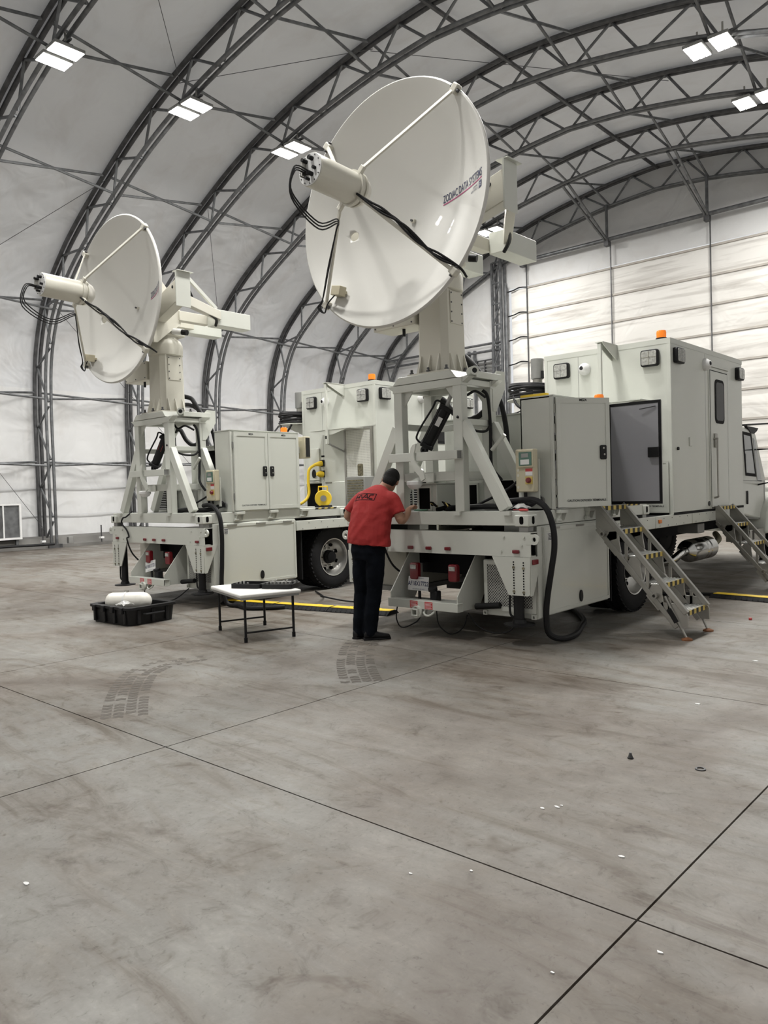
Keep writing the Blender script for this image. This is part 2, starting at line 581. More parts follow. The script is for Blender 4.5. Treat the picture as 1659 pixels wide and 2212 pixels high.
# ---- membrane: one panel a bay, bellied out a little between the arches
def skin_panel(pts, ya, yb, belly, nx=6):
    n = len(pts)
    vs, fs = [], []
    for k in range(nx + 1):
        t = k / nx
        b = belly * math.sin(PI * t)
        for i, p in enumerate(pts):
            tg = (pts[min(i + 1, n - 1)] - pts[max(i - 1, 0)]).normalized()
            q = p + Vector((-tg.z, 0, tg.x)) * b
            vs.append((AX + q.x, ya + (yb - ya) * t, max(q.z, -0.05)))
    for k in range(nx):
        for i in range(n - 1):
            a = k * n + i
            fs.append((a, a + 1, a + n + 1, a + n))
    return MB().add(vs, fs)
cut = next(i for i, p in enumerate(SKIN) if p.z > 5.0)
roof_pts = SKIN[cut:len(SKIN) - cut]
lw_pts = SKIN[:cut + 1]
rw_pts = SKIN[len(SKIN) - cut - 1:]
ceiling = Thing('ceiling', None, None, (AX, 11, 5), kind='structure')
wall_left = Thing('wall_left', None, None, (AX - 14.1, 11, 0), kind='structure')
wall_right = Thing('wall_right', None, None, (AX + 14.1, 11, 0), kind='structure')
edges = [Y0] + YS[1:-1] + [Y1]
for a, b in zip(edges, edges[1:]):
    ceiling.part('roof_panel', skin_panel(roof_pts, a, b, 0.10), 'fabric', smooth=60)
    wall_left.part('wall_panel', skin_panel(lw_pts, a, b, 0.06), 'fabric_wall', smooth=60)
    wall_right.part('wall_panel', skin_panel(rw_pts, a, b, 0.06), 'fabric_wall', smooth=60)
# fabric skirt seams on the left wall and a low kerb
for z in (1.03, 1.92):
    wall_left.part('fabric_seam', MB().box(AX - 14.13, AX - 14.10, Y0, Y1, z - 0.012, z + 0.012), 'fabric')
trim = single('trim_1', None, None, MB().prism([(AX - 14.1, 0), (AX - 13.2, 0), (AX - 13.2, 0.10), (AX - 13.55, 0.14), (AX - 13.6, 0.30), (AX - 14.05, 0.36)], Y0, Y1, 'xz'), mat('kerb_concrete', (0.17, 0.165, 0.155), 0.9, var=0.3, vscale=1.2), (AX - 13.6, 11, 0), kind='structure')
gable = [(AX + p.x, p.z) for p in SKIN]
wall_front = single('wall_front', None, None, MB().prism(gable, Y0 - 0.1, Y0 - 0.02, 'xz'), 'fabric_wall', (AX, Y0 - 0.05, 0), kind='structure')

# ---- far end wall: gable cloth, hoist-up cloth door, header pipe, louvres
DL, DR = -17.42, -4.78          # door opening
ZT = 9.61
back = Thing('wall_back', None, None, (AX, Y1, 0), kind='structure')
gl = [(x, z) for x, z in gable if x < DL - 0.001]
gr = [(x, z) for x, z in gable if x > DR]
gm = [(x, z) for x, z in gable if DL <= x <= DR]
def gz(x):
    for (xa, za), (xb, zb) in zip(gable, gable[1:]):
        if xa <= x <= xb and xb > xa:
            return za + (zb - za) * (x - xa) / (xb - xa)
    return 0
SLIT = DL - 0.16                # daylight shows between the column and the cloth here
back.part('gable_cloth', MB().prism([(AX - 14.1, 0)] + gl[1:] + [(SLIT, gz(SLIT)), (SLIT, 0)], Y1 + 0.0, Y1 + 0.001, 'xz'), 'fabric_wall')
back.part('gable_cloth', MB().prism([(SLIT, ZT + 0.1), (SLIT, gz(SLIT))] + gm + [(DR, gz(DR)), (DR, ZT + 0.1)], Y1 + 0.0, Y1 + 0.001, 'xz'), 'fabric_wall')
back.part('gable_cloth', MB().prism([(DR, 0), (DR, gz(DR))] + gr, Y1 + 0.0, Y1 + 0.001, 'xz'), 'fabric_wall')
for z in (7.58, 7.28):
    back.part('gable_rail', MB().tube((AX - 13.6, Y1 - 0.25, z), (-17.9, Y1 - 0.25, z), 0.05, 10), 'galv')
for x in (-21.4, -20.6, -19.57, -19.27, -18.32):
    back.part('gable_post', MB().box(x - 0.05, x + 0.05, Y1 - 0.22, Y1 - 0.12, 0, 7.4), 'galv')
for xa in (-20.5, -19.2):
    fr = back.part('louvre_frame', MB().frame([(xa, 5.6), (xa + 0.86, 5.6), (xa + 0.86, 6.95), (xa, 6.95)], [(xa + 0.04, 5.64), (xa + 0.82, 5.64), (xa + 0.82, 6.91), (xa + 0.04, 6.91)], Y1 - 0.2, Y1 - 0.08, 'xz'), 'galv_dark')
    back.part('mullion', MB().box(xa + 0.41, xa + 0.45, Y1 - 0.19, Y1 - 0.09, 5.64, 6.91), 'galv_dark', fr)
    for k in range(9):
        z = 5.70 + k * 0.14
        back.part('slat', MB().bar((xa + 0.04, Y1 - 0.14, z), (xa + 0.82, Y1 - 0.14, z), 0.10, 0.012, (0, -0.6, 0.8)), 'gray', fr)
door = Thing('door_1', None, None, ((DL + DR) / 2, Y1, 0), kind='structure')
DX = [DL, -16.64, -13.0, -9.36, -5.72, DR]
DZ = [0.0] + [ZT - 1.005 * k for k in range(8, -1, -1)]
for i in range(len(DX) - 1):
    for j in range(len(DZ) - 1):
        xa, xb, za, zb = DX[i], DX[i + 1], DZ[j], DZ[j + 1]
        mb = MB()
        vs, fs = [], []
        nx, nz = 6, 5
        for b in range(nz + 1):
            for a in range(nx + 1):
                s, t = a / nx, b / nz
                bulge = 0.05 * math.sin(PI * s) ** 0.5 * math.sin(PI * t) ** 0.6 + 0.015 * random.uniform(-1, 1) * (0 < a < nx and 0 < b < nz)
                vs.append((xa + (xb - xa) * s, Y1 - 0.08 - bulge, za + (zb - za) * t))
        w = nx + 1
        for b in range(nz):
            for a in range(nx):
                q = b * w + a
                fs.append((q, q + 1, q + w + 1, q + w))
        door.part('door_panel', mb.add(vs, fs), 'fabric_door', smooth=60)
for z in DZ[1:]:
    door.part('girt', MB().box(DL + 0.75, DR, Y1 - 0.13, Y1 - 0.04, z - 0.035, z + 0.035), mat('girt_cloth', (0.40, 0.37, 0.33), 0.7, var=0.15, vscale=2) if z == DZ[1] else M.get('girt_cloth') or bpy.data.materials['girt_cloth'])
    door.part('tie_cord', MB().path(spline([(SLIT + 0.05, Y1 - 0.2, z - 0.05), (DL + 0.2, Y1 - 0.2, z - 0.02), (DL + 0.45, Y1 - 0.16, z + 0.05), (DL + 0.8, Y1 - 0.14, z)], 3), 0.025, 6), 'cable')
for x in DX[1:-1]:
    door.part('strap', MB().box(x - 0.018, x + 0.018, Y1 - 0.17, Y1 - 0.13, 0, ZT + 0.95), 'galv_dark')
for x in (-17.42, -4.6):
    pass

# ---- lattice column beside the door and its guide rail
lc = Thing('lattice_column', 'grey steel lattice column standing beside the far cloth door', 'column', (-17.85, Y1 - 0.35, 0))
for x in (-18.08, -17.66):
    for yy in (Y1 - 0.5, Y1 - 0.2):
        lc.part('chord', MB().box(x - 0.045, x + 0.045, yy - 0.045, yy + 0.045, 0, gz(x) - 0.75), 'galv')
for k in range(13):
    z = 0.6 + k * 0.85
    lc.part('rung', MB().bar((-18.05, Y1 - 0.52, z), (-17.69, Y1 - 0.52, z), 0.05, 0.06), 'galv')
    if k < 12:
        lc.part('diagonal', MB().bar((-18.05, Y1 - 0.52, z), (-17.69, Y1 - 0.52, z + 0.82), 0.04, 0.05), 'galv')
single('door_guide_rail', 'tall steel guide rail at the edge of the far cloth door', 'rail', MB().box(-17.56, -17.47, Y1 - 0.42, Y1 - 0.28, 0, 9.9), 'galv', (-17.5, Y1 - 0.35, 0), bevel=0.01)

# ---- header pipe with knee struts to the last free arch
hp = Thing('door_header', 'grey header pipe above the far cloth door with paired knee struts', 'pipe', (AX, Y1 - 0.4, 10.6))
hp.part('header_pipe', MB().tube((-16.75, Y1 - 0.42, 10.60), (DR, Y1 - 0.42, 10.60), 0.075, 12), 'galv')
for x in (-16.64, -13.0, -9.36, -5.72):
    hp.part('clamp', MB().box(x - 0.09, x + 0.09, Y1 - 0.52, Y1 - 0.3, 10.36, 10.62), 'galv_dark', bevel=0.01)
    hp.part('post', MB().tube((x, Y1 - 0.42, 10.6), (x, Y1 - 0.42, gz(x) - 0.85), 0.05, 10), 'galv')
for x in (-13.0, -9.36, -5.72):
    zi = gz(x) - 0.95
    for dx in (-0.11, 0.11):
        hp.part('knee_strut', MB().tube((x + dx, YS[9], zi), (x + dx * 0.4, Y1 - 0.45, 10.55), 0.045, 8), 'galv')

# ---- lattice arches
arch_lab = {4: 'steel lattice arch crossing the top corner beside the nearest lamp', 5: 'steel lattice arch rising behind the smaller dish and carrying the middle lamp',
            6: 'steel lattice arch whose foot stands behind the smaller dish mast', 7: 'steel lattice arch passing behind the upper rim of the bigger dish',
            8: 'steel lattice arch two bays in front of the end wall', 9: 'steel lattice arch one bay in front of the end wall, with knee struts',
            10: 'steel lattice arch framing the gable of the end wall'}
near_lab = ['steel lattice arch at the near gable behind the viewpoint', 'steel lattice arch second from the near gable behind the viewpoint', 'steel lattice arch third from the near gable, above the viewpoint', 'steel lattice arch fourth from the near gable, just above the foreground']
proto = Thing('arch_truss', near_lab[0], 'truss', (AX, YS[0], 0), group='steel arches of the hangar')
def W_(p, y=0.0):
    return (AX + p.x, YS[0] + y, p.z)
for y in (-0.085, 0.085):
    proto.part('outer_chord', MB().path([W_(p, y) for p in FULL], 0.06, 8), 'galv_dark', smooth=60)
    proto.part('inner_chord', MB().path([W_(p, y) for p in INNER], 0.05, 8), 'galv', smooth=60)
NS = 23
SP = OUT_ARC.L / NS
for k in range(NS + 1):
    so = (k - NS / 2) * SP
    po = node(so)
    for ds in (-0.46, 0.46):
        si = so + ds * SP
        if abs(si) > OUT_ARC.L / 2:
            continue
        pi_ = node(si, True)
        proto.part('web_bar', MB().tube(W_(po), W_(pi_), 0.036, 7), 'galv')
for s in (-1, 1):
    b0, b1 = (FULL[0], INNER[0]) if s < 0 else (FULL[-1], INNER[-1])
    x0, x1 = sorted((AX + b0.x, AX + b1.x))
    proto.part('base_plate', MB().box(x0 - 0.12, x1 + 0.12, YS[0] - 0.22, YS[0] + 0.22, 0.0, 0.12), 'galv_dark')
for k in range(1, 11):
    c = proto.o.copy()
    COL.objects.link(c)
    c.location = (AX, YS[k], 0)
    c['label'] = arch_lab.get(k) or near_lab[k]
    for ch in list(proto.o.children):
        q = ch.copy()
        COL.objects.link(q)
        q.parent = c
        q.matrix_parent_inverse = ch.matrix_parent_inverse.copy()

# ---- purlin rows: crossed bars from arch to arch
rows = [(-1.9, 'crossed purlin row nearest the ridge on the side of the three bright lamps'), (1.9, 'crossed purlin row nearest the ridge on the side of the hanging lamp pairs'),
        (-5.55, 'crossed purlin row running past the row of bright lamps'), (5.55, 'crossed purlin row running past the pairs of hanging lamps'),
        (-9.4, 'crossed purlin row on the roof slope below the bright lamps'), (9.4, 'crossed purlin row low on the slope near the viewpoint'),
        (-14.3, 'crossed purlin row at the bend where roof turns into wall'), (-17.3, 'crossed purlin row halfway up the long cloth wall'), (-19.55, 'lowest crossed purlin row on the long cloth wall')]
for s, lab in rows:
    p, q = node(s), node(s, True)
    t = Thing('purlin_row', lab, 'purlin', (AX + p.x, YS[0], p.z), group='purlin rows of the hangar')
    for k in range(10):
        ya, yb = YS[k] + 0.05, YS[k + 1] - 0.05
        t.part('purlin_bar', MB().tube((AX + p.x, ya, p.z), (AX + q.x, yb, q.z), 0.036, 7), 'galv')
        t.part('purlin_bar', MB().tube((AX + q.x, ya, q.z), (AX + p.x, yb, p.z), 0.036, 7), 'galv')
t = Thing('purlin_row', 'single straight ridge purlin along the top of the roof', 'purlin', (AX, YS[0], 12.7), group='purlin rows of the hangar')
for k in range(10):
    t.part('purlin_bar', MB().tube((AX, YS[k], 12.72), (AX, YS[k + 1], 12.72), 0.055, 8), 'galv_dark')
# ---- thin guy wires under the membrane
def on_skin(s):
    return OUT_ARC.at(OUT_ARC.L / 2 + s)
for sa, ka, sb, kb, lab in ((-5.55, 5, -1.9, 6, 'thin guy wire crossing the roof bay beside the middle lamp'), (-5.5, 5, -1.9, 4, 'thin guy wire falling away from the middle lamp towards the nearest one'),
                            (-9.4, 6, -14.3, 7, 'thin guy wire crossing the roof bay behind the dishes'), (-14.3, 4, -9.4, 5, 'thin guy wire low on the slope above the smaller dish'),
                            (-14.3, 5, -20.5, 7, 'thin guy wire running down the cloth wall behind the smaller mast'), (-1.9, 6, 3.0, 8, 'thin guy wire crossing the ridge bay above the bigger dish'),
                            (-17.3, 4, -21.8, 5, 'thin guy wire slanting to the arch foot beside the cooler')):
    a, b = on_skin(sa), on_skin(sb)
    A, B = Vector((AX + a.x, YS[ka], a.z)), Vector((AX + b.x, YS[kb], b.z))
    n = Vector((AX, (A.y + B.y) / 2, 3)) - (A + B) / 2
    n.normalize()
    A, B = A + n * 0.2, B + n * 0.2
    single('guy_wire', lab, 'wire', MB().tube(A, B, 0.008, 5), 'galv_dark', A, group='guy wires of the hangar')

# ---- high-bay lamps
def lamp(x, y, z, right, lab):
    t = Thing('high_bay_lamp', lab, 'lamp', (x, y, z), group='high-bay lamps')
    zc = node(math.copysign(5.0, x - AX), True).z - 0.02
    for sx in (-1, 1):
        cx = x + sx * 0.27
        h = t.part('housing', MB().box(cx - 0.215, cx + 0.215, y - 0.33, y + 0.33, z, z + 0.07), 'gray', bevel=0.01)
        t.part('heat_sink', MB().box(cx - 0.10, cx + 0.10, y - 0.12, y + 0.12, z + 0.07, z + 0.15), 'galv_dark', h)
        for k in range(3):
            t.part('led_strip', MB().box(cx - 0.19 + k * 0.135, cx - 0.08 + k * 0.135, y - 0.31, y + 0.31, z - 0.012, z), 'emit', h)
        t.part('drop_rod', MB().tube((cx, y, z + 0.15), (cx, y, max(zc, z + 0.3) + (0.05 if not right else 0.12)), 0.022, 8), 'alu')
        ld = bpy.data.lights.new('lamp_light', 'AREA')
        ld.shape = 'RECTANGLE'
        ld.size, ld.size_y = 0.40, 0.62
        ld.energy = LAMP_POWER
        ld.color = LAMP_COLOR
        lo = bpy.data.objects.new('lamp_light', ld)
        COL.objects.link(lo)
        lo.parent = t.o
        lo.location = (cx - x, 0, -0.02)
    t.part('support_bar', MB().box(x - 0.5, x + 0.5, y - 0.03, y + 0.03, z + 0.16, z + 0.20), 'galv')
    return t
lw = {4: 'glaring double lamp nearest the top corner above the smaller dish', 5: 'glaring double lamp in the middle of the three above the smaller dish', 6: 'glaring double lamp beside the bigger dish feed horn'}
rw = {7: 'glaring double lamp on short rods, the nearer of the two pairs near the ridge', 8: 'glaring double lamp on short rods, the farther pair cut by the picture edge'}
ordn = ['first', 'second', 'third', 'fourth', 'fifth', 'sixth', 'seventh', 'eighth', 'ninth', 'tenth']
for k in range(2, 10):
    lamp(-16.05, YS[k], 10.95, False, lw.get(k) or 'double lamp over the long cloth wall side, %s from the near gable' % ordn[k])
    lamp(-5.95, YS[k], 11.0, True, rw.get(k) or 'double lamp over the viewpoint side, %s from the near gable' % ordn[k])

# ================================================================== THE TRUCKS
# Truck frame: x across (0 = centre line, + towards the viewer's side), y forward from the rear bumper, z up from the floor.
def holes_mb(pts, axis, r, th=0.004):
    mb = MB()
    for p in pts:
        mb.lathe([(r, -th), (r, th)], p, axis, 8)
    return mb

def oval(cx, cz, w, h, n=16):
    return [(cx + w * math.cos(2 * PI * k / n), cz + h * math.sin(2 * PI * k / n) * (1.25 if math.sin(2 * PI * k / n) > 0 else 1)) for k in range(n)]

def rrect(x0, x1, z0, z1, r, n=4):
    out = []
    for cx, cz, a0 in ((x1 - r, z1 - r, 0), (x0 + r, z1 - r, 90), (x0 + r, z0 + r, 180), (x1 - r, z0 + r, 270)):
        for k in range(n + 1):
            a = R(a0 + 90 * k / n)
            out.append((cx + r * math.cos(a), cz + r * math.sin(a)))
    return out

def wheel(t, cx, y, side, dual=True, front=False):
    """Tyre(s), rim, hub and nuts; side = +1 faces +x."""
    s = side
    ax = (s, 0, 0)
    c = (cx, y, 0.505)
    def tyre_mb(c):
        mb = MB().lathe([(0.29, -0.11), (0.33, -0.125), (0.43, -0.13), (0.475, -0.118), (0.492, -0.10), (0.492, -0.045), (0.482, -0.043), (0.482, -0.035), (0.492, -0.033), (0.492, 0.033), (0.482, 0.035), (0.482, 0.043), (0.492, 0.045), (0.492, 0.10), (0.475, 0.118), (0.43, 0.13), (0.33, 0.125), (0.29, 0.11)], c, ax, 56, caps=False)
        for k in range(44):
            a = 2 * PI * k / 44
            for off, tw in ((0.093, 0.35), (-0.093, -0.35)):
                rot = Matrix.Rotation(a, 3, 'X') @ Matrix.Rotation(tw, 3, 'Z')
                p = Vector(c) + Matrix.Rotation(a, 3, 'X') @ Vector((off, 0, 0.494))
                mb.cbox(p, 0.055, 0.038, 0.018, rot)
        return mb
    ty = t.part('tyre', tyre_mb(c), 'rubber')
    if dual:
        t.part('inner_tyre', MB().lathe([(0.29, -0.11), (0.43, -0.13), (0.492, -0.10), (0.492, 0.10), (0.43, 0.13), (0.29, 0.11)], (cx - s * 0.30, y, 0.505), ax, 40, caps=False), 'rubber')
    rp = [(0.292, 0.115), (0.300, 0.122), (0.285, 0.118), (0.272, 0.07), (0.262, 0.02), (0.20, -0.045), (0.15, -0.05), (0.11, -0.045), (0.11, -0.02)]
    if front:
        rp = [(0.292, 0.115), (0.300, 0.122), (0.285, 0.118), (0.275, 0.10), (0.20, 0.10), (0.12, 0.07), (0.11, 0.09)]
    rm = t.part('rim', MB().lathe(rp, c, ax, 48, caps=False), 'rim')
    t.part('rim_barrel', MB().lathe([(0.295, 0.11), (0.285, -0.11), (0.05, -0.12)], c, ax, 40, caps=False), 'chassis', rm)
    hd = -0.035 if not front else 0.09
    t.part('hub', MB().lathe([(0.11, hd - 0.02), (0.105, hd + 0.06), (0.09, hd + 0.075), (0.088, hd + 0.11), (0.05, hd + 0.12)], c, ax, 24), 'chassis', rm)
    hz = -0.03 if not front else 0.088
    for k in range(8):
        a = 2 * PI * (k + 0.5) / 8
        p = (cx + s * (hz - 0.006), y + 0.205 * math.cos(a), 0.505 + 0.205 * math.sin(a))
        t.part('hand_hole', MB().lathe([(0.031, -0.01), (0.031, 0.016)], p, ax, 14), 'void', rm)
    nm = MB()
    for k in range(10):
        a = 2 * PI * k / 10
        nm.lathe([(0.014, -0.02), (0.014, 0.03)], (cx + s * (hz - 0.005), y + 0.145 * math.cos(a), 0.505 + 0.145 * math.sin(a)), ax, 6)
    t.part('wheel_nuts', nm, 'chrome', rm, kind='stuff')

def marker(t, x, z, parent=None, y=-0.001, m='red', w=0.075, h=0.036):
    return t.part('marker_light', MB().box(x - w / 2, x + w / 2, y - 0.022, y, z - h / 2, z + h / 2), m, parent, bevel=0.008)

def build_truck(T, A, lab, plate_txt):
    t = Thing('truck', lab, 'truck', (0, 3, 0), T)
    # --- chassis
    for s in (-1, 1):
        t.part('frame_rail', MB().box(s * 0.43 - 0.04, s * 0.43 + 0.04, 0.35, 9.9, 0.72, 0.98), 'chassis')
    for y in (0.5, 2.0, 3.2, 4.4, 5.6):
        t.part('cross_member', MB().box(-0.40, 0.40, y - 0.05, y + 0.05, 0.78, 0.94), 'chassis')
    for s in (-1, 1):
        for k, (ya, yb) in enumerate(((1.66, 2.93), (2.945, 4.15), (4.165, 6.35))):
            rp = t.part('side_rail', MB().box(s * 1.20 - 0.02, s * 1.20 + 0.02, ya, yb, 0.975, 1.125), 'white', bevel=0.008)
            if s > 0:
                rv = [(1.221, ya + 0.12 + 0.13 * i, 1.0 + 0.09 * (i % 2)) for i in range(int((yb - ya - 0.15) / 0.13))]
                t.part('rivets', holes_mb(rv, (1, 0, 0), 0.007), 'gray', rp, kind='stuff')
        t.part('subframe_plate', MB().box(min(s * 0.45, s * 1.18), max(s * 0.45, s * 1.18), 1.7, 6.3, 1.06, 1.12), 'chassis')
    t.part('amber_marker', MB().box(1.22, 1.24, 3.02, 3.09, 1.035, 1.08), 'amber_dim', bevel=0.005)
    t.part('underbody_dark_block', MB().box(-0.66, 0.52, 0.46, 1.62, 0.60, 1.02), 'chassis', bevel=0.02)  # invented block, added to keep the view under the truck dark
    t.part('underbody_dark_filler', MB().box(-0.60, 0.60, 1.85, 3.4, 0.66, 1.05), 'chassis')  # second added filler that darkens the underside, no real part
    # --- bumper beam
    bp = t.part('bumper', MB().prism([(0, 0.87), (0, 1.108), (0.15, 1.108), (0.15, 1.098), (0.012, 1.098), (0.012, 0.88), (0.10, 0.88), (0.10, 0.87)], -1.22, 1.22, 'yz'), 'white')
    t.part('bumper_web', MB().box(-1.19, 1.17, 0.15, 0.17, 0.88, 1.10), 'chassis')
    for x, z in ((-0.268, 0.925), (-0.018, 0.924), (0.235, 0.924), (1.063, 0.92), (-1.063, 0.93)):
        marker(t, x, z, bp)
    bl = []
    for s in (-1, 1):
        bl += [(s * 0.92, -0.004, 1.06), (s * 1.15, -0.004, 1.06), (s * 1.12, -0.004, 0.98), (s * 0.89, -0.004, 0.92)]
    t.part('bumper_bolts', holes_mb(bl, (0, 1, 0), 0.012, 0.008), 'white', bp, kind='stuff')
    for s in (-1, 1):
        lug = MB().ring((s * 1.262, 0.006, 1.04), (0, 1, 0), 0.022, 0.052, 0.022)
        lug.box(min(s * 1.17, s * 1.235), max(s * 1.17, s * 1.235), -0.004, 0.016, 0.99, 1.09)
        t.part('tow_eye', lug, 'white')
    # --- outrigger plates and jacks
    for s in (-1, 1):
        pl = [(0.786, 0.868), (0.965, 0.505), (0.98, 0.494), (1.19, 0.494), (1.205, 0.505), (1.22, 0.868)]
        op = t.part('outrigger_plate', MB().prism([(s * a, b) for a, b in pl], -0.012, 0.002, 'xz'), 'white')
        t.part('outrigger_side', MB().prism([(0.0, 0.868), (0.215, 0.868), (0.04, 0.50), (0.0, 0.494)], min(s * 1.205, s * 1.219), max(s * 1.205, s * 1.219), 'yz'), 'white', op)
        hp_ = [(s * (1.035 + 0.003 * 0), -0.0135, 0.82 - 0.0255 * k) for k in range(13)] + [(s * 1.145, -0.0135, 0.815 - 0.0255 * k) for k in range(13)]
        t.part('adjusting_holes', holes_mb(hp_, (0, 1, 0), 0.0075, 0.002), 'void', op, kind='stuff')
        t.part('adjusting_bolts', holes_mb([(s * 1.035, -0.014, 0.768), (s * 1.145, -0.014, 0.762), (s * 1.035, -0.014, 0.535), (s * 1.145, -0.014, 0.530)], (0, 1, 0), 0.013, 0.008), 'bronze', op, kind='stuff')
        t.part('side_marker', MB().box(min(s * 1.22, s * 1.24), max(s * 1.22, s * 1.24), 0.02, 0.115, 0.795, 0.845), 'red', op, bevel=0.006)
        jk = t.part('jack_leg', MB().lathe([(0.052, 0.24), (0.052, 0.86)], (s * 1.03, 0.075, 0), (0, 0, 1), 20), 'black')
        t.part('jack_pad', MB().lathe([(0.155, 0.195), (0.155, 0.207), (0.07, 0.215), (0.06, 0.25)], (s * 1.03, 0.075, 0), (0, 0, 1), 24), 'black', jk)
        t.part('jack_hose', MB().path(spline([(s * 1.03 - 0.085, 0.05, 0.5), (s * 1.03 - 0.09, 0.05, 0.36), (s * 1.03 - 0.08, 0.05, 0.29), (s * 1.03 - 0.05, 0.06, 0.27)], 5), 0.011, 8), 'cable', jk)
    # --- tow hitch
    for s in (-1, 1):
        hp2 = t.part('hitch_plate', MB().prism([(-0.15, 0.30), (-0.15, 0.45), (0.20, 0.87), (0.40, 0.87), (0.40, 0.55), (0.22, 0.30)], s * 0.448 - 0.006, s * 0.448 + 0.006, 'yz'), 'white')
        if s > 0:
            t.part('plate_holes', holes_mb([(0.441, 0.24, 0.80), (0.441, 0.22, 0.74), (0.441, 0.20, 0.69), (0.441, 0.21, 0.66)], (1, 0, 0), 0.012), 'void', hp2, kind='stuff')
    hb = t.part('hitch_beam', MB().frame([(-0.175, 0.295), (-0.075, 0.295), (-0.075, 0.385), (-0.175, 0.385)], [(-0.167, 0.303), (-0.083, 0.303), (-0.083, 0.377), (-0.167, 0.377)], -0.468, 0.468, 'yz'), 'white', bevel=0.004)
    t.part('hitch_shelf', MB().box(-0.43, 0.43, -0.07, 0.20, 0.345, 0.355), 'white')
    for x in (-0.105, 0.095):
        st = t.part('warning_label', MB().box(x - 0.052, x + 0.052, -0.1765, -0.175, 0.302, 0.378), 'red_label', hb)
        lm = MB()
        for k in range(5):
            lm.box(x - 0.043, x + 0.043 - 0.012 * (k % 2), -0.1775, -0.1765, 0.364 - k * 0.013, 0.368 - k * 0.013)
        t.part('label_lines', lm, 'white_label', hb, kind='stuff')
    t.part('receiver', MB().frame([(-0.10, 0.225), (-0.01, 0.225), (-0.01, 0.305), (-0.10, 0.305)], [(-0.083, 0.24), (-0.027, 0.24), (-0.027, 0.29), (-0.083, 0.29)], -0.235, -0.07, 'xz'), 'white', bevel=0.004)
    t.part('receiver_collar', MB().ring((-0.055, -0.19, 0.265), (0, 1, 0), 0.05, 0.066, 0.03), 'white')
    t.part('safety_loop', MB().path(spline([(0.02, -0.14, 0.30), (0.03, -0.17, 0.25), (0.09, -0.18, 0.235), (0.14, -0.17, 0.26), (0.16, -0.14, 0.30)], 5), 0.011, 8), 'white')
    t.part('drain_pipe', MB().tube((0.50, 0.10, 0.33), (0.78, 0.12, 0.36), 0.032, 14), 'black')
    for s in (-1, 1):
        x = s * 0.262
        tl = t.part('tail_light', MB().prism(rrect(x - 0.055, x + 0.055, 0.575, 0.755, 0.02), 0.02, 0.085, 'xz'), 'red', bevel=0.01)
        t.part('reverse_lens', MB().box(x - 0.038, x + 0.038, 0.012, 0.02, 0.69, 0.735), 'lens', tl)
    # licence plate
    pr = Matrix.Rotation(R(-8), 3, 'X')
    pc = Vector((-0.205, 0.03, 0.53))
    yaw = Matrix.Rotation(R(0 if A else -12), 3, 'Y')
    lp = t.part('licence_plate', MB().cbox(pc, 0.285, 0.004, 0.150, yaw @ pr), 'white_label', bevel=0.003)
    def pf(u, v):
        return pc + yaw @ pr @ Vector((u, -0.004, v))
    t.part('plate_number', text_mb(plate_txt, 0.068, lambda u, v: pf(u * 0.78, v - 0.022), bold=0.0012), 'navy', lp, kind='stuff')
    t.part('plate_heading', text_mb('U.S. GOVERNMENT', 0.018, lambda u, v: pf(u, v + 0.052)), 'navy', lp, kind='stuff')
    t.part('plate_footer', text_mb('FOR OFFICIAL USE ONLY', 0.015, lambda u, v: pf(u + 0.01, v - 0.063)), 'navy', lp, kind='stuff')
    t.part('plate_bracket', MB().box(-0.22, -0.19, 0.04, 0.055, 0.345, 0.46), 'black')
    t.part('tow_socket', MB().box(-0.005, 0.085, -0.03, 0.06, 0.36, 0.47), 'black', bevel=0.012)
    t.part('socket_cap', MB().lathe([(0.05, 0), (0.05, 0.03)], (0.02, 0.0, 0.475), (0, -0.3, 1), 16), 'black')
    # --- cooler box under the corner, with expanded-metal screen
    cb = t.part('cooler_box', MB().box(0.565, 1.195, 0.16, 0.34, 0.245, 0.815), 'white', bevel=0.008)
    t.part('screen_frame', MB().frame([(0.575, 0.30), (1.18, 0.30), (1.18, 0.805), (0.575, 0.805)], [(0.615, 0.345), (1.14, 0.345), (1.14, 0.765), (0.615, 0.765)], 0.145, 0.16, 'xz'), 'white', cb)
    t.part('screen', MB().box(0.615, 1.14, 0.152, 0.158, 0.345, 0.765), 'expanded', cb)
    for x in (0.585, 1.155):
        t.part('corner_bracket', MB().frame([(x - 0.02, 0.247), (x + 0.025, 0.247), (x + 0.025, 0.295), (x - 0.02, 0.295)], [(x - 0.008, 0.255), (x + 0.015, 0.255), (x + 0.015, 0.28), (x - 0.008, 0.28)], 0.13, 0.16, 'xz'), 'white', cb)
    # --- side locker
    lk = t.part('side_locker', MB().box(0.70, 1.20, 0.345, 1.645, 0.26, 1.16), 'white2', bevel=0.008)
    t.part('corner_panel', MB().box(1.10, 1.20, 0.19, 0.345, 0.83, 1.16), 'white2', lk, bevel=0.006)
    t.part('corner_strip', MB().box(1.196, 1.21, 0.15, 0.238, 0.26, 1.155), 'white', lk, bevel=0.004)
    dr = t.part('locker_door', MB().box(1.20, 1.222, 0.24, 1.635, 0.275, 1.145), 'white2', bevel=0.006)
    t.part('door_frame', MB().frame([(0.245, 0.28), (1.63, 0.28), (1.63, 1.14), (0.245, 1.14)], [(0.275, 0.315), (1.60, 0.315), (1.60, 1.105), (0.275, 1.105)], 1.222, 1.228, 'yz'), 'white', dr)
    for y in (0.46, 0.97, 1.47):
        t.part('hinge', MB().box(1.222, 1.236, y - 0.085, y + 0.085, 1.118, 1.138), 'alu', dr)
    la = t.part('latch', MB().prism(oval(0.97, 0.38, 0.035, 0.055), 1.222, 1.236, 'yz'), 'black', dr, bevel=0.004)
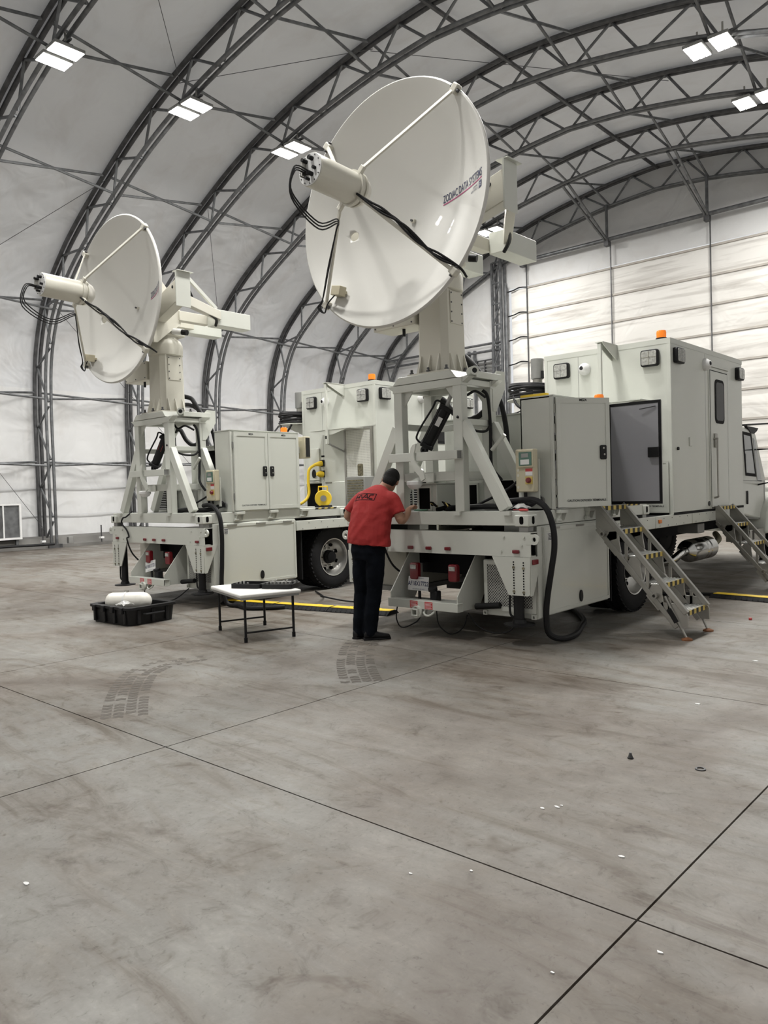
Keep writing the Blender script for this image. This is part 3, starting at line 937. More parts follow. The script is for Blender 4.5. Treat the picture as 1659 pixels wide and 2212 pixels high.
    tg = t.part('warning_tag', MB().box(1.2222, 1.2235, 0.32, 0.40, 1.005, 1.085), 'white_label', dr)
    tm = MB()
    for k in range(5):
        tm.box(1.2235, 1.2245, 0.328 + 0.004 * (k % 2), 0.392, 1.068 - k * 0.014, 1.075 - k * 0.014)
    t.part('tag_lines', tm, 'dark_text', dr, kind='stuff')
    # --- far-side box and tank
    t.part('tank_box', MB().box(-1.15, -0.70, 0.42, 1.5, 0.42, 0.85), 'cream', bevel=0.01)
    t.part('tank_shelf', MB().box(-1.17, -0.66, 0.35, 1.5, 0.37, 0.42), 'gray')
    t.part('mud_flap', MB().box(0.62, 1.17, 1.78, 1.80, 0.22, 0.98), 'rubber')
    t.part('mud_flap', MB().box(-1.17, -0.62, 1.78, 1.80, 0.22, 0.98), 'rubber')
    t.part('axle', MB().tube((-1.0, 2.5, 0.505), (1.0, 2.5, 0.505), 0.09, 14), 'chassis')
    t.part('axle_housing', MB().lathe([(0.06, -0.16), (0.19, -0.10), (0.19, 0.10), (0.06, 0.16)], (0, 2.5, 0.505), (1, 0, 0), 20), 'chassis')
    for s in (-1, 1):
        wheel(t, s * 1.02, 2.5, s)
        wheel(t, s * 1.02, 8.55, s, dual=False, front=True)
    # --- silencer and front jacks
    t.part('silencer', MB().lathe([(0.06, -0.46), (0.145, -0.40), (0.165, -0.33), (0.165, 0.0), (0.15, 0.01), (0.15, 0.05), (0.165, 0.06), (0.165, 0.14), (0.15, 0.15), (0.15, 0.19), (0.165, 0.20), (0.165, 0.42), (0.10, 0.50)], (0.95, 5.05, 0.55), (0, 1, 0), 32), 'chrome')
    t.part('exhaust_pipe', MB().path(spline([(0.95, 4.62, 0.55), (0.93, 4.48, 0.53), (0.85, 4.36, 0.44), (0.72, 4.30, 0.40)], 6), 0.055, 14), 'chrome')
    t.part('exhaust_pipe', MB().path(spline([(0.93, 5.52, 0.55), (0.9, 5.8, 0.55), (0.8, 6.4, 0.60), (0.62, 6.8, 0.66)], 6), 0.05, 12), 'bronze')
    t.part('air_bracket', MB().box(0.78, 1.08, 4.75, 5.0, 0.80, 0.94), 'gray', bevel=0.01)
    jk = t.part('jack_leg', MB().box(0.70, 0.86, 8.95, 9.11, 0.13, 0.62), 'black', bevel=0.01)
    t.part('jack_pad', MB().lathe([(0.20, 0.0), (0.20, 0.02), (0.13, 0.05), (0.11, 0.14)], (0.78, 9.03, 0), (0, 0, 1), 24), 'black', jk)
    # --- cab
    cb = t.part('cab', MB().prism([(6.46, 1.02), (8.05, 0.80), (8.05, 1.56), (7.55, 2.30), (7.42, 2.39), (6.62, 2.42), (6.46, 2.36)], -1.02, 1.06, 'yz'), 'white2', bevel=0.04)
    for s in (-1, 1):
        a, b = sorted((s * 1.045, s * (1.066 if s > 0 else 1.03)))
        t.part('side_glass', MB().prism([(6.98, 1.66), (7.44, 1.64), (7.22, 2.26), (6.86, 2.28)], a, b, 'yz'), 'glass_cab', cb)
        t.part('quarter_glass', MB().prism([(7.56, 1.52), (7.80, 1.50), (7.46, 2.20), (7.36, 2.24)], a, b, 'yz'), 'glass_cab', cb)
        t.part('rear_glass', MB().prism([(6.52, 1.66), (6.72, 1.66), (6.66, 2.16), (6.52, 2.18)], a, b, 'yz'), 'glass_dark', cb)
        t.part('glass_seal', MB().frame([(6.95, 1.61), (7.49, 1.59), (7.26, 2.31), (6.81, 2.33)], [(6.98, 1.66), (7.44, 1.64), (7.22, 2.26), (6.86, 2.28)], a, b + 0.004, 'yz'), 'rubber', cb)
        t.part('door_seam', MB().frame([(6.62, 0.93), (7.95, 0.86), (7.95, 1.52), (6.62, 1.54)], [(6.632, 0.942), (7.938, 0.872), (7.938, 1.508), (6.632, 1.528)], a, b, 'yz'), 'gray', cb)
        t.part('door_handle', MB().prism(rrect(6.98, 7.03, 1.14, 1.36, 0.02), a, b + 0.012, 'yz'), 'black', cb)
        fd = t.part('front_fender', MB().prism([(7.62, 0.62), (7.72, 0.98), (7.95, 1.20), (8.35, 1.32), (8.80, 1.30), (9.15, 1.10), (9.40, 0.70), (9.25, 0.62), (9.08, 0.82), (8.88, 1.02), (8.55, 1.10), (8.22, 1.02), (8.02, 0.82), (7.92, 0.62)], min(s * 0.75, s * 1.20), max(s * 0.75, s * 1.20), 'yz'), 'white2', bevel=0.05)
        t.part('running_board', MB().box(min(s * 0.75, s * 1.14), max(s * 0.75, s * 1.14), 6.9, 7.7, 0.52, 0.72), 'alu', bevel=0.01)
        t.part('mirror', MB().box(min(s * 1.28, s * 1.36), max(s * 1.28, s * 1.36), 7.5, 7.7, 1.55, 2.0), 'black', bevel=0.02)
        t.part('mirror_arm', MB().path([(s * 1.05, 7.6, 2.05), (s * 1.30, 7.6, 2.05), (s * 1.30, 7.6, 1.50), (s * 1.05, 7.6, 1.45)], 0.015, 8), 'black')
    t.part('visor', MB().prism([(6.98, 2.425), (8.5, 2.52), (8.5, 2.545), (6.98, 2.455)], -1.05, 1.09, 'yz'), 'black')
    t.part('visor_bracket', MB().prism([(7.0, 2.425), (7.62, 2.41), (7.55, 2.36), (7.40, 2.31), (7.22, 2.32)], 1.03, 1.075, 'yz'), 'black')
    t.part('hood', MB().prism([(8.0, 0.9), (10.0, 0.75), (10.1, 1.15), (9.85, 1.36), (8.0, 1.56)], -0.72, 0.72, 'yz'), 'white2', bevel=0.05)
    t.part('grille', MB().box(-0.45, 0.45, 10.06, 10.12, 0.82, 1.22), 'chrome')
    t.part('front_bumper', MB().box(-1.15, 1.15, 10.0, 10.25, 0.5, 0.78), 'white', bevel=0.03)
    t.part('windscreen', MB().prism([(8.04, 1.58), (7.64, 2.27), (7.66, 2.28), (8.06, 1.585)], -0.9, 0.9, 'yz'), 'glass_cab')
    return t

def build_skid(T, A, lab):
    t = Thing('equipment_skid', lab, 'skid', (0, 1.4, 1.16), T)
    YF = 2.745
    rb = t.part('end_beam', MB().box(-1.20, 1.20, 0.01, 0.13, 1.17, 1.31), 'white', bevel=0.006)
    t.part('end_beam', MB().box(-1.20, 1.20, YF - 0.13, YF - 0.01, 1.17, 1.31), 'white', bevel=0.006)
    sb = None
    for s in (-1, 1):
        b = t.part('side_beam', MB().box(s * 1.14 - 0.06, s * 1.14 + 0.06, 0.13, YF - 0.13, 1.165, 1.305), 'white', bevel=0.006)
        sb = b if s > 0 else sb
    t.part('deck_plate', MB().box(-1.08, 1.08, 0.12, YF - 0.12, 1.292, 1.302), 'gray')
    for y in (0.9, 1.8):
        t.part('joist', MB().box(-1.08, 1.08, y - 0.05, y + 0.05, 1.19, 1.292), 'white')
    for sx in (-1, 1):
        for y0, dy in ((-0.02, 1), (YF + 0.02, -1)):
            x0, x1 = sorted((sx * 1.22, sx * 1.06))
            ya, yb = sorted((y0, y0 + dy * 0.165))
            c = t.part('corner_casting', MB().box(x0, x1, ya, yb, 1.163, 1.275), 'white', bevel=0.010)
            yo = y0 - dy * 0.0005
            xo = sx * 1.2205
            t.part('casting_slot', MB().prism(rrect((x0 + x1) / 2 - 0.022, (x0 + x1) / 2 + 0.022, 1.185, 1.262, 0.021), yo - 0.002, yo + 0.002, 'xz'), 'void', c)
            t.part('casting_slot', MB().prism(rrect((ya + yb) / 2 - 0.022, (ya + yb) / 2 + 0.022, 1.185, 1.262, 0.021), xo - 0.002, xo + 0.002, 'yz'), 'void', c)
            t.part('twist_lock', MB().box(x0 + 0.03, x1 - 0.03, ya + 0.03, yb - 0.03, 1.108, 1.163), 'gray', c, bevel=0.006)
    for x in (-0.97, -0.37, 0.37, 0.97):
        t.part('beam_clip', MB().box(x - 0.045, x + 0.045, -0.03, 0.012, 1.272, 1.312), 'white', rb)
    for y in (0.60, 1.21, 1.82):
        k = t.part('side_bracket', MB().box(1.20, 1.26, y - 0.075, y + 0.075, 1.268, 1.305), 'white', sb, bevel=0.004)
        g = [(1.20, 1.268), (1.255, 1.268), (1.225, 1.19), (1.20, 1.19)]
        for yy in (y - 0.055, y + 0.055):
            t.part('bracket_gusset', MB().prism(g, yy - 0.004, yy + 0.004, 'xz'), 'white', sb)
        t.part('bracket_roller', MB().tube((1.222, y - 0.09, 1.198), (1.222, y - 0.02, 1.198), 0.018, 10), 'white', sb)
    for k in range(7):
        ya = 2.06 + k * 0.065
        t.part('hazard_stripe', MB().prism([(ya, 1.284), (ya + 0.065, 1.284), (ya + 0.085, 1.306), (ya + 0.02, 1.306)], 1.2, 1.2035, 'yz'), 'yellow_tape' if k % 2 else 'tape_black', sb)
    return t

def build_cabinet(T, A, lab):
    t = Thing('electrical_cabinet', lab, 'cabinet', (1.03, 1.12, 1.306), T)
    x0, x1, y0, y1, z0, z1 = 0.835, 1.205, 0.50, 1.76, 1.306, 2.445
    if not A:
        bd = t.part('body', MB().box(x0, x1, y0, y1, z0, z1), 'white2', bevel=0.006)
    else:
        w = 0.012
        bd = t.part('body', MB().box(x0, x0 + w, y0, y1, z0, z1).box(x0, x1, y0, y0 + w, z0, z1).box(x0, x1, y1 - w, y1, z0, z1).box(x0, x1, y0, y1, z0, z0 + w).box(x0, x1, y0, y1, z1 - w, z1), 'white2')
        t.part('back_plate', MB().box(x0 + w, x0 + 0.03, y0 + w, y1 - w, z0 + w, z1 - w), 'gray_door', bd)
        for k in range(5):
            t.part('terminal_block', MB().box(x0 + 0.03, x0 + 0.11, 0.62, 1.62, 1.42 + k * 0.20, 1.49 + k * 0.20), 'void', bd)
    t.part('corner_trim', MB().box(x1 - 0.035, x1 + 0.006, y0 - 0.006, y0 + 0.03, z0, z1 + 0.004), 'white', bd, bevel=0.01)
    t.part('roof_lip', MB().box(x0 - 0.005, x1 + 0.012, y0 - 0.008, y1 + 0.008, z1, z1 + 0.012), 'white', bd)
    def leaf(ya, yb, ang, hinge_y, handle_y, inner):
        # built closed on the side plane, then swung about its hinge
        H = Vector((x1 + 0.006, hinge_y, 0))
        rot = Matrix.Rotation(ang, 3, 'Z')
        def sw(p):
            return H + rot @ (Vector(p) - H)
        za, zb = z0 + 0.02, z1 - 0.02
        d = t.part('door', MB().box(x1 + 0.004, x1 + 0.030, ya, yb, za, zb).xf(sw), 'white2', bevel=0.004)
        t.part('door_trim', MB().frame([(ya, za), (yb, za), (yb, zb), (ya, zb)], [(ya + 0.045, za + 0.05), (yb - 0.045, za + 0.05), (yb - 0.045, zb - 0.055), (ya + 0.045, zb - 0.055)], x1 + 0.030, x1 + 0.036, 'yz').xf(sw), 'white', d)
        hy = handle_y
        t.part('door_handle', MB().prism(rrect(hy - 0.036, hy + 0.036, 1.80, 1.945, 0.015), x1 + 0.030, x1 + 0.046, 'yz').xf(sw), 'black', d, bevel=0.004)
        t.part('handle_lock', holes_mb([(x1 + 0.047, hy, 1.915), (x1 + 0.047, hy + 0.008, 1.85)], (1, 0, 0), 0.010, 0.002).xf(sw), 'alu', d, kind='stuff')
        if inner:
            t.part('door_gasket', MB().frame([(ya - 0.004, za - 0.006), (yb + 0.004, za - 0.006), (yb + 0.004, zb + 0.006), (ya - 0.004, zb + 0.006)], [(ya + 0.025, za + 0.025), (yb - 0.025, za + 0.025), (yb - 0.025, zb - 0.025), (ya + 0.025, zb - 0.025)], x1 - 0.004, x1 + 0.008, 'yz').xf(sw), 'black', d)
            t.part('door_lining', MB().box(x1 - 0.001, x1 + 0.003, ya + 0.02, yb - 0.02, za + 0.02, zb - 0.02).xf(sw), 'gray_door', d)
            lb = t.part('inner_latch', MB().box(x1 - 0.035, x1 - 0.001, hy - 0.05, hy + 0.07, 1.82, 1.93).xf(sw), 'black', d, bevel=0.006)
            t.part('latch_stay', MB().tube((x1 - 0.01, ya + 0.05, zb - 0.06), (x1 - 0.03, ya + 0.22, zb - 0.08), 0.006, 6).xf(sw), 'black', d)
        top = 'MEZA'
        def lt(u, v, cy, cz):
            return sw((x1 + 0.0375, cy + u, cz + v))
        cy = (ya + yb) / 2
        t.part('cabinet_name', text_mb(top, 0.032, lambda u, v: lt(u, v, cy, zb - 0.035), bold=0.001), 'dark_text', d, kind='stuff')
        if handle_y > cy:
            t.part('caution_text', text_mb('CAUTION EXPOSED TERMINALS', 0.030, lambda u, v: lt(u, v, cy + 0.02, za + 0.055), bold=0.0006), 'dark_text', d, kind='stuff')
        for zz in ((1.52, 2.24) if not A else (1.38, 1.50, 1.66, 1.95, 2.12, 2.32)):
            yy = hinge_y
            t.part('door_hinge', MB().box(x1 + 0.002, x1 + 0.018, yy - 0.014, yy + 0.014, zz - 0.045, zz + 0.045), 'alu' if A else 'gray', bd)
        return d
    ym = 1.135
    if A:
        leaf(y0 + 0.035, ym - 0.005, R(-33), y0 + 0.03, ym - 0.085, False)
        leaf(ym + 0.005, y1 - 0.03, R(90), y1 - 0.03, ym + 0.07, True)
    else:
        leaf(y0 + 0.035, ym - 0.005, 0, y0 + 0.03, ym - 0.065, False)
        leaf(ym + 0.005, y1 - 0.03, 0, y1 - 0.03, ym + 0.065, False)
    return t

def control_box(T, x, y, z, lab, facing='y', A=True):
    t = Thing('control_box', lab, 'control box', (x, y, z), T)
    w, d, h = 0.21, 0.085, 0.43
    bd = t.part('enclosure', MB().box(x - w / 2, x + w / 2, y - d, y, z, z + h), 'beige', bevel=0.012)
    t.part('cover', MB().box(x - w / 2 + 0.035, x + w / 2 + 0.004, y - d - 0.02, y - d, z + 0.245, z + h - 0.01), 'beige', bd, bevel=0.008)
    sc = t.part('meter_window', MB().box(x - w / 2 + 0.055, x + w / 2 - 0.01, y - d - 0.026, y - d - 0.019, z + 0.265, z + h - 0.03), 'green_glass', bd, bevel=0.003)
    t.part('meter_card', MB().box(x - 0.03, x + 0.07, y - d - 0.0275, y - d - 0.026, z + 0.275, z + 0.325), 'white_label', bd)
    t.part('meter_card', MB().box(x - 0.02, x + 0.06, y - d - 0.0275, y - d - 0.026, z + 0.345, z + 0.385), 'gray', bd)
    t.part('switch_plate', MB().box(x + 0.01, x + 0.09, y - d - 0.006, y - d, z + 0.08, z + 0.155), 'yellow_tape', bd)
    t.part('rotary_switch', MB().lathe([(0.028, 0), (0.028, 0.02), (0.018, 0.035)], (x + 0.05, y - d - 0.005, z + 0.118), (0, -1, 0), 16), 'red', bd)
    t.part('warning_sticker', MB().box(x + 0.01, x + 0.09, y - d - 0.002, y - d, z + 0.205, z + 0.235), 'red_label', bd)
    t.part('warning_sticker', MB().box(x + 0.01, x + 0.09, y - d - 0.002, y - d, z + 0.165, z + 0.205), 'white_label', bd)
    t.part('knockouts', holes_mb([(x - w / 2 + 0.03, y - d - 0.001, z + zz) for zz in (0.05, 0.17, 0.22, 0.36)], (0, 1, 0), 0.015, 0.0012), 'cream', bd, kind='stuff')
    t.part('cable_gland', MB().tube((x - 0.02, y - d / 2, z), (x - 0.02, y - d / 2, z - 0.05), 0.018, 12), 'black', bd)
    t.part('mounting_plate', MB().box(x - w / 2 - 0.02, x + w / 2 + 0.01, y, y + 0.012, z - 0.08, z + h - 0.1), 'white', bd)
    return t

def flood(t, c, n, parent, w=0.235, h=0.215):
    """Square flood lamp with a chrome-edged lens on a wall; n = +x side or -y rear."""
    x, y, z = c
    if n == 'y':
        b = t.part('flood_lamp', MB().prism(rrect(x - w / 2, x + w / 2, z - h / 2, z + h / 2, 0.03), y - 0.06, y, 'xz'), 'black', parent, bevel=0.01)
        l = t.part('lamp_lens', MB().prism(rrect(x - w / 2 + 0.018, x + w / 2 - 0.018, z - h / 2 + 0.018, z + h / 2 - 0.018, 0.02), y - 0.072, y - 0.06, 'xz'), 'lens', parent, bevel=0.004)
        t.part('lens_rib', MB().box(x - 0.006, x + 0.006, y - 0.076, y - 0.072, z - h / 2 + 0.025, z + h / 2 - 0.025), 'chrome', parent)
        t.part('lens_rib', MB().box(x - w / 2 + 0.025, x + w / 2 - 0.025, y - 0.076, y - 0.072, z + 0.005, z + 0.015), 'chrome', parent)
    else:
        b = t.part('flood_lamp', MB().prism(rrect(y - w / 2, y + w / 2, z - h / 2, z + h / 2, 0.03), x, x + 0.06, 'yz'), 'black', parent, bevel=0.01)
        l = t.part('lamp_lens', MB().prism(rrect(y - w / 2 + 0.018, y + w / 2 - 0.018, z - h / 2 + 0.018, z + h / 2 - 0.018, 0.02), x + 0.06, x + 0.072, 'yz'), 'lens', parent, bevel=0.004)
        t.part('lens_rib', MB().box(x + 0.072, x + 0.076, y - 0.006, y + 0.006, z - h / 2 + 0.025, z + h / 2 - 0.025), 'chrome', parent)

def dome_cam(t, c, ax, parent):
    b = t.part('camera_dome', MB().lathe([(0.085, 0), (0.085, 0.03), (0.075, 0.05), (0.065, 0.06), (0.05, 0.085), (0.025, 0.097)], c, ax, 24), 'white_label', parent)
    p = Vector(c) + Vector(ax) * 0.082 + Vector((-0.01, 0, 0.008) if abs(ax[1]) > 0 else (0, -0.01, 0.008))
    t.part('camera_eye', MB().lathe([(0.034, -0.01), (0.034, 0.008), (0.02, 0.018)], p, Vector(ax) + Vector((-0.15, 0, 0.1)), 16), 'black', parent)

def build_shelter(T, A, lab):
    t = Thing('equipment_shelter', lab, 'shelter', (0.32, 4.9, 1.14), T)
    x0, x1, y0, y1, z0, z1 = -0.60, 1.22, 3.49, 6.31, 1.145, 3.395
    bd = t.part('shell', MB().box(x0, x1, y0, y1, z0, z1), 'white2', bevel=0.008)
    t.part('roof_trim', MB().frame([(x0 - 0.004, y0 - 0.004), (x1 + 0.004, y0 - 0.004), (x1 + 0.004, y1 + 0.004), (x0 - 0.004, y1 + 0.004)], [(x0 + 0.05, y0 + 0.05), (x1 - 0.05, y0 + 0.05), (x1 - 0.05, y1 - 0.05), (x0 + 0.05, y1 - 0.05)], z1 - 0.065, z1 + 0.004, 'xy'), 'white', bd)
    t.part('base_seal', MB().box(x0 + 0.02, x1 + 0.003, y0 + 0.02, y1, z0 - 0.03, z0 + 0.004), 'rubber', bd)
    for xa in (x0 + 0.02, x1 - 0.02):
        t.part('corner_post', MB().box(xa - 0.024, xa + 0.024, y0 - 0.005, y0 + 0.02, z0 - 0.02, z1 - 0.06), 'white', bd)
    t.part('panel_joint', MB().box(-0.075, -0.069, y0 - 0.0015, y0, z0 + 0.6, z1 - 0.07), 'gray', bd)
    t.part('panel_joint', MB().box(x1, x1 + 0.0015, 4.72, 4.724, z0, z1 - 0.07), 'gray', bd)
    # rear wall fittings
    flood(t, (-0.315, y0, 3.155), 'y', bd)
    flood(t, (0.965, y0, 3.165), 'y', bd)
    dome_cam(t, (0.03, y0, 3.14), (0, -1, 0), bd)
    t.part('beacon_base', MB().lathe([(0.07, 0), (0.07, 0.03)], (1.07, y0 + 0.10, z1), (0, 0, 1), 20), 'black', bd)
    t.part('beacon', MB().lathe([(0.06, 0.03), (0.062, 0.10), (0.055, 0.125), (0.02, 0.13)], (1.07, y0 + 0.10, z1), (0, 0, 1), 20), 'amber', bd)
    # folding awning arm and shelf on the rear wall
    ax_ = 0.45
    ya = y0 - 0.40
    t.part('arm_bracket', MB().prism([(y0, 3.40), (y0, 3.20), (y0 - 0.06, 3.22), (ya + 0.02, 3.36), (ya - 0.03, 3.40)], ax_ - 0.03, ax_ - 0.02, 'yz').prism([(y0, 3.40), (y0, 3.20), (y0 - 0.06, 3.22), (ya + 0.02, 3.36), (ya - 0.03, 3.40)], ax_ + 0.045, ax_ + 0.055, 'yz'), 'white', bd)
    t.part('bracket_top', MB().box(ax_ - 0.05, ax_ + 0.06, ya - 0.03, y0, 3.395, 3.405), 'white', bd)
    t.part('arm_pole', MB().box(ax_ - 0.025, ax_ + 0.025, ya - 0.02, ya + 0.02, 2.36, 3.38), 'white', bd, bevel=0.004)
    t.part('arm_switch', MB().box(ax_ - 0.02, ax_ + 0.012, ya - 0.024, ya - 0.018, 2.45, 2.50), 'black', bd)
    t.part('lower_stay', MB().bar((ax_, ya, 2.38), (ax_ + 0.05, y0, 2.22), 0.035, 0.02), 'gray', bd)
    t.part('stay_foot', MB().box(ax_ + 0.0, ax_ + 0.09, y0 - 0.012, y0, 2.15, 2.28), 'white', bd)
    sh = t.part('awning_shelf', MB().box(-0.05, 0.98, ya + 0.02, y0, 2.602, 2.615), 'white', bd)
    t.part('shelf_gusset', MB().prism([(0.02, 2.60), (0.90, 2.60), (0.55, 2.52), (0.35, 2.52)], ya + 0.03, ya + 0.04, 'xz'), 'white', bd)
    # rear wall doors
    if A:
        d = t.part('rear_hatch', MB().box(0.55, 1.17, y0 - 0.02, y0, 1.17, 1.80), 'white2', bd, bevel=0.006)
        t.part('hatch_trim', MB().frame([(0.53, 1.15), (1.18, 1.15), (1.18, 1.82), (0.53, 1.82)], [(0.56, 1.18), (1.15, 1.18), (1.15, 1.79), (0.56, 1.79)], y0 - 0.028, y0 - 0.018, 'xz'), 'white', bd)
        t.part('hatch_text', text_mb('CAUTION EXPOSED TERMINALS', 0.032, lambda u, v: (0.88 + u, y0 - 0.021, 1.225 + v), bold=0.0006), 'dark_text', bd, kind='stuff')
    else:
        fr = t.part('screen_frame', MB().frame([(0.50, 1.18), (1.16, 1.18), (1.16, 2.63), (0.50, 2.63)], [(0.535, 1.215), (1.125, 1.215), (1.125, 2.595), (0.535, 2.595)], y0 - 0.05, y0 - 0.01, 'xz'), 'alu', bd)
        t.part('screen_panel', MB().box(0.535, 1.125, y0 - 0.035, y0 - 0.02, 1.215, 2.595), 'perforated', bd)
        t.part('screen_cutout', MB().prism(rrect(0.80, 0.93, 1.80, 2.01, 0.03), y0 - 0.038, y0 - 0.034, 'xz'), 'bronze', bd)
        t.part('upper_panel', MB().box(0.62, 1.215, y0 - 0.012, y0, 2.64, 2.665), 'white', bd)
        cu = t.part('condenser', MB().box(0.78, 1.20, y0 - 0.30, y0 - 0.05, 1.20, 1.79), 'gray', bd, bevel=0.01)
        for k in range(12):
            t.part('condenser_fin', MB().box(0.81, 1.17, y0 - 0.312, y0 - 0.30, 1.24 + k * 0.043, 1.26 + k * 0.043), 'bronze', bd)
        hd = t.part('plug_hatch', MB().box(-0.45, -0.16, y0 - 0.03, y0, 1.76, 2.33), 'white2', bd, bevel=0.006)
        t.part('hatch_latch', MB().prism(oval(-0.30, 1.87, 0.05, 0.07), y0 - 0.042, y0 - 0.03, 'xz'), 'black', bd)
        t.part('hatch_lip', MB().box(-0.47, -0.14, y0 - 0.06, y0, 1.72, 1.74), 'white', bd)
        t.part('cable_opening', MB().box(-0.53, -0.12, y0 - 0.004, y0 + 0.002, 1.20, 1.70), 'void', bd)
        t.part('opening_frame', MB().frame([(-0.57, 1.16), (-0.08, 1.16), (-0.08, 1.74), (-0.57, 1.74)], [(-0.53, 1.20), (-0.12, 1.20), (-0.12, 1.70), (-0.53, 1.70)], y0 - 0.015, y0, 'xz'), 'white', bd)
        lp = t.part('lower_panel', MB().box(-0.06, 0.48, y0 - 0.02, y0, 1.17, 1.72), 'white2', bd, bevel=0.006)
        t.part('panel_hinge', MB().box(-0.02, 0.14, y0 - 0.028, y0 - 0.018, 1.70, 1.72), 'alu', bd)
        for z in (2.06, 1.87):
            s = t.part('power_socket', MB().box(-0.13, -0.05, y0 - 0.03, y0, z - 0.06, z + 0.06), 'black', bd, bevel=0.005)
        t.part('power_plug', MB().lathe([(0.045, 0), (0.045, 0.06), (0.035, 0.10), (0.024, 0.16)], (-0.09, y0 - 0.03, 2.06), (-0.35, -1, -0.2), 16), 'yellow', bd)
        t.part('socket_cover', MB().lathe([(0.02, -0.02), (0.055, 0.0), (0.055, 0.06), (0.03, 0.12)], (-0.09, y0 - 0.02, 1.86), (-0.2, -1, 0.1), 16), 'yellow', bd)
        t.part('socket_label', MB().box(-0.13, -0.05, y0 - 0.003, y0, 2.17, 2.20), 'dark_text', bd)
    # side wall: flood lamps, camera, door
    flood(t, (x1, 3.71, 3.185), 'x', bd, 0.26, 0.20)
    flood(t, (x1, 6.12, 3.165), 'x', bd, 0.26, 0.19)
    dome_cam(t, (x1, 4.70, 3.17), (1, 0, 0), bd)
    ds = t.part('entry_door', MB().box(x1, x1 + 0.016, 4.885, 5.59, 1.165, 3.11), 'white2', bd, bevel=0.006)
    t.part('door_frame', MB().frame([(4.84, 1.15), (5.635, 1.15), (5.635, 3.155), (4.84, 3.155)], [(4.88, 1.16), (5.595, 1.16), (5.595, 3.115), (4.88, 3.115)], x1, x1 + 0.010, 'yz'), 'white', bd)
    t.part('door_gap', MB().frame([(4.875, 1.155), (5.60, 1.155), (5.60, 3.12), (4.875, 3.12)], [(4.888, 1.17), (5.587, 1.17), (5.587, 3.107), (4.888, 3.107)], x1 + 0.002, x1 + 0.0125, 'yz'), 'rubber', bd)
    t.part('drip_rail', MB().box(x1, x1 + 0.025, 4.83, 5.65, 3.165, 3.18), 'white', bd)
    ws = t.part('window_seal', MB().prism(rrect(5.05, 5.43, 2.37, 3.0, 0.08), x1 + 0.014, x1 + 0.024, 'yz'), 'rubber', bd)
    t.part('window_pane', MB().prism(rrect(5.085, 5.395, 2.41, 2.96, 0.06), x1 + 0.022, x1 + 0.027, 'yz'), 'glass_dark', bd)
    gx = x1 + 0.07
    t.part('grab_rail', MB().path(spline([(x1, 4.98, 2.14), (gx, 4.98, 2.14), (gx, 4.98, 2.08), (gx, 4.98, 1.4), (gx, 4.98, 1.32), (x1, 4.98, 1.30)], 4), 0.014, 10), 'alu', bd)
    t.part('door_latch', MB().prism([(4.99, 2.02), (5.08, 2.02), (5.08, 2.22), (4.99, 2.22)], x1 + 0.016, x1 + 0.04, 'yz'), 'alu', bd, bevel=0.006)
    t.part('key_lock', MB().lathe([(0.022, 0), (0.022, 0.02)], (x1, 3.68, 1.98), (1, 0, 0), 14), 'black', bd)
    t.part('wall_socket', MB().box(x1, x1 + 0.012, 4.08, 4.17, 2.02, 2.14), 'white', bd, bevel=0.004)
    t.part('drain_grommet', MB().lathe([(0.035, 0), (0.035, 0.01)], (x1, 4.80, 1.225), (1, 0, 0), 18), 'black', bd)
    return t

def cable(name, lab, pts, r, m='cable', T=(0, 0, 0), sub=6, n=8, cat='cable', group=None):
    return single(name, lab, cat, MB().path(spline(pts, sub), r, n), m, pts[0], T, group)

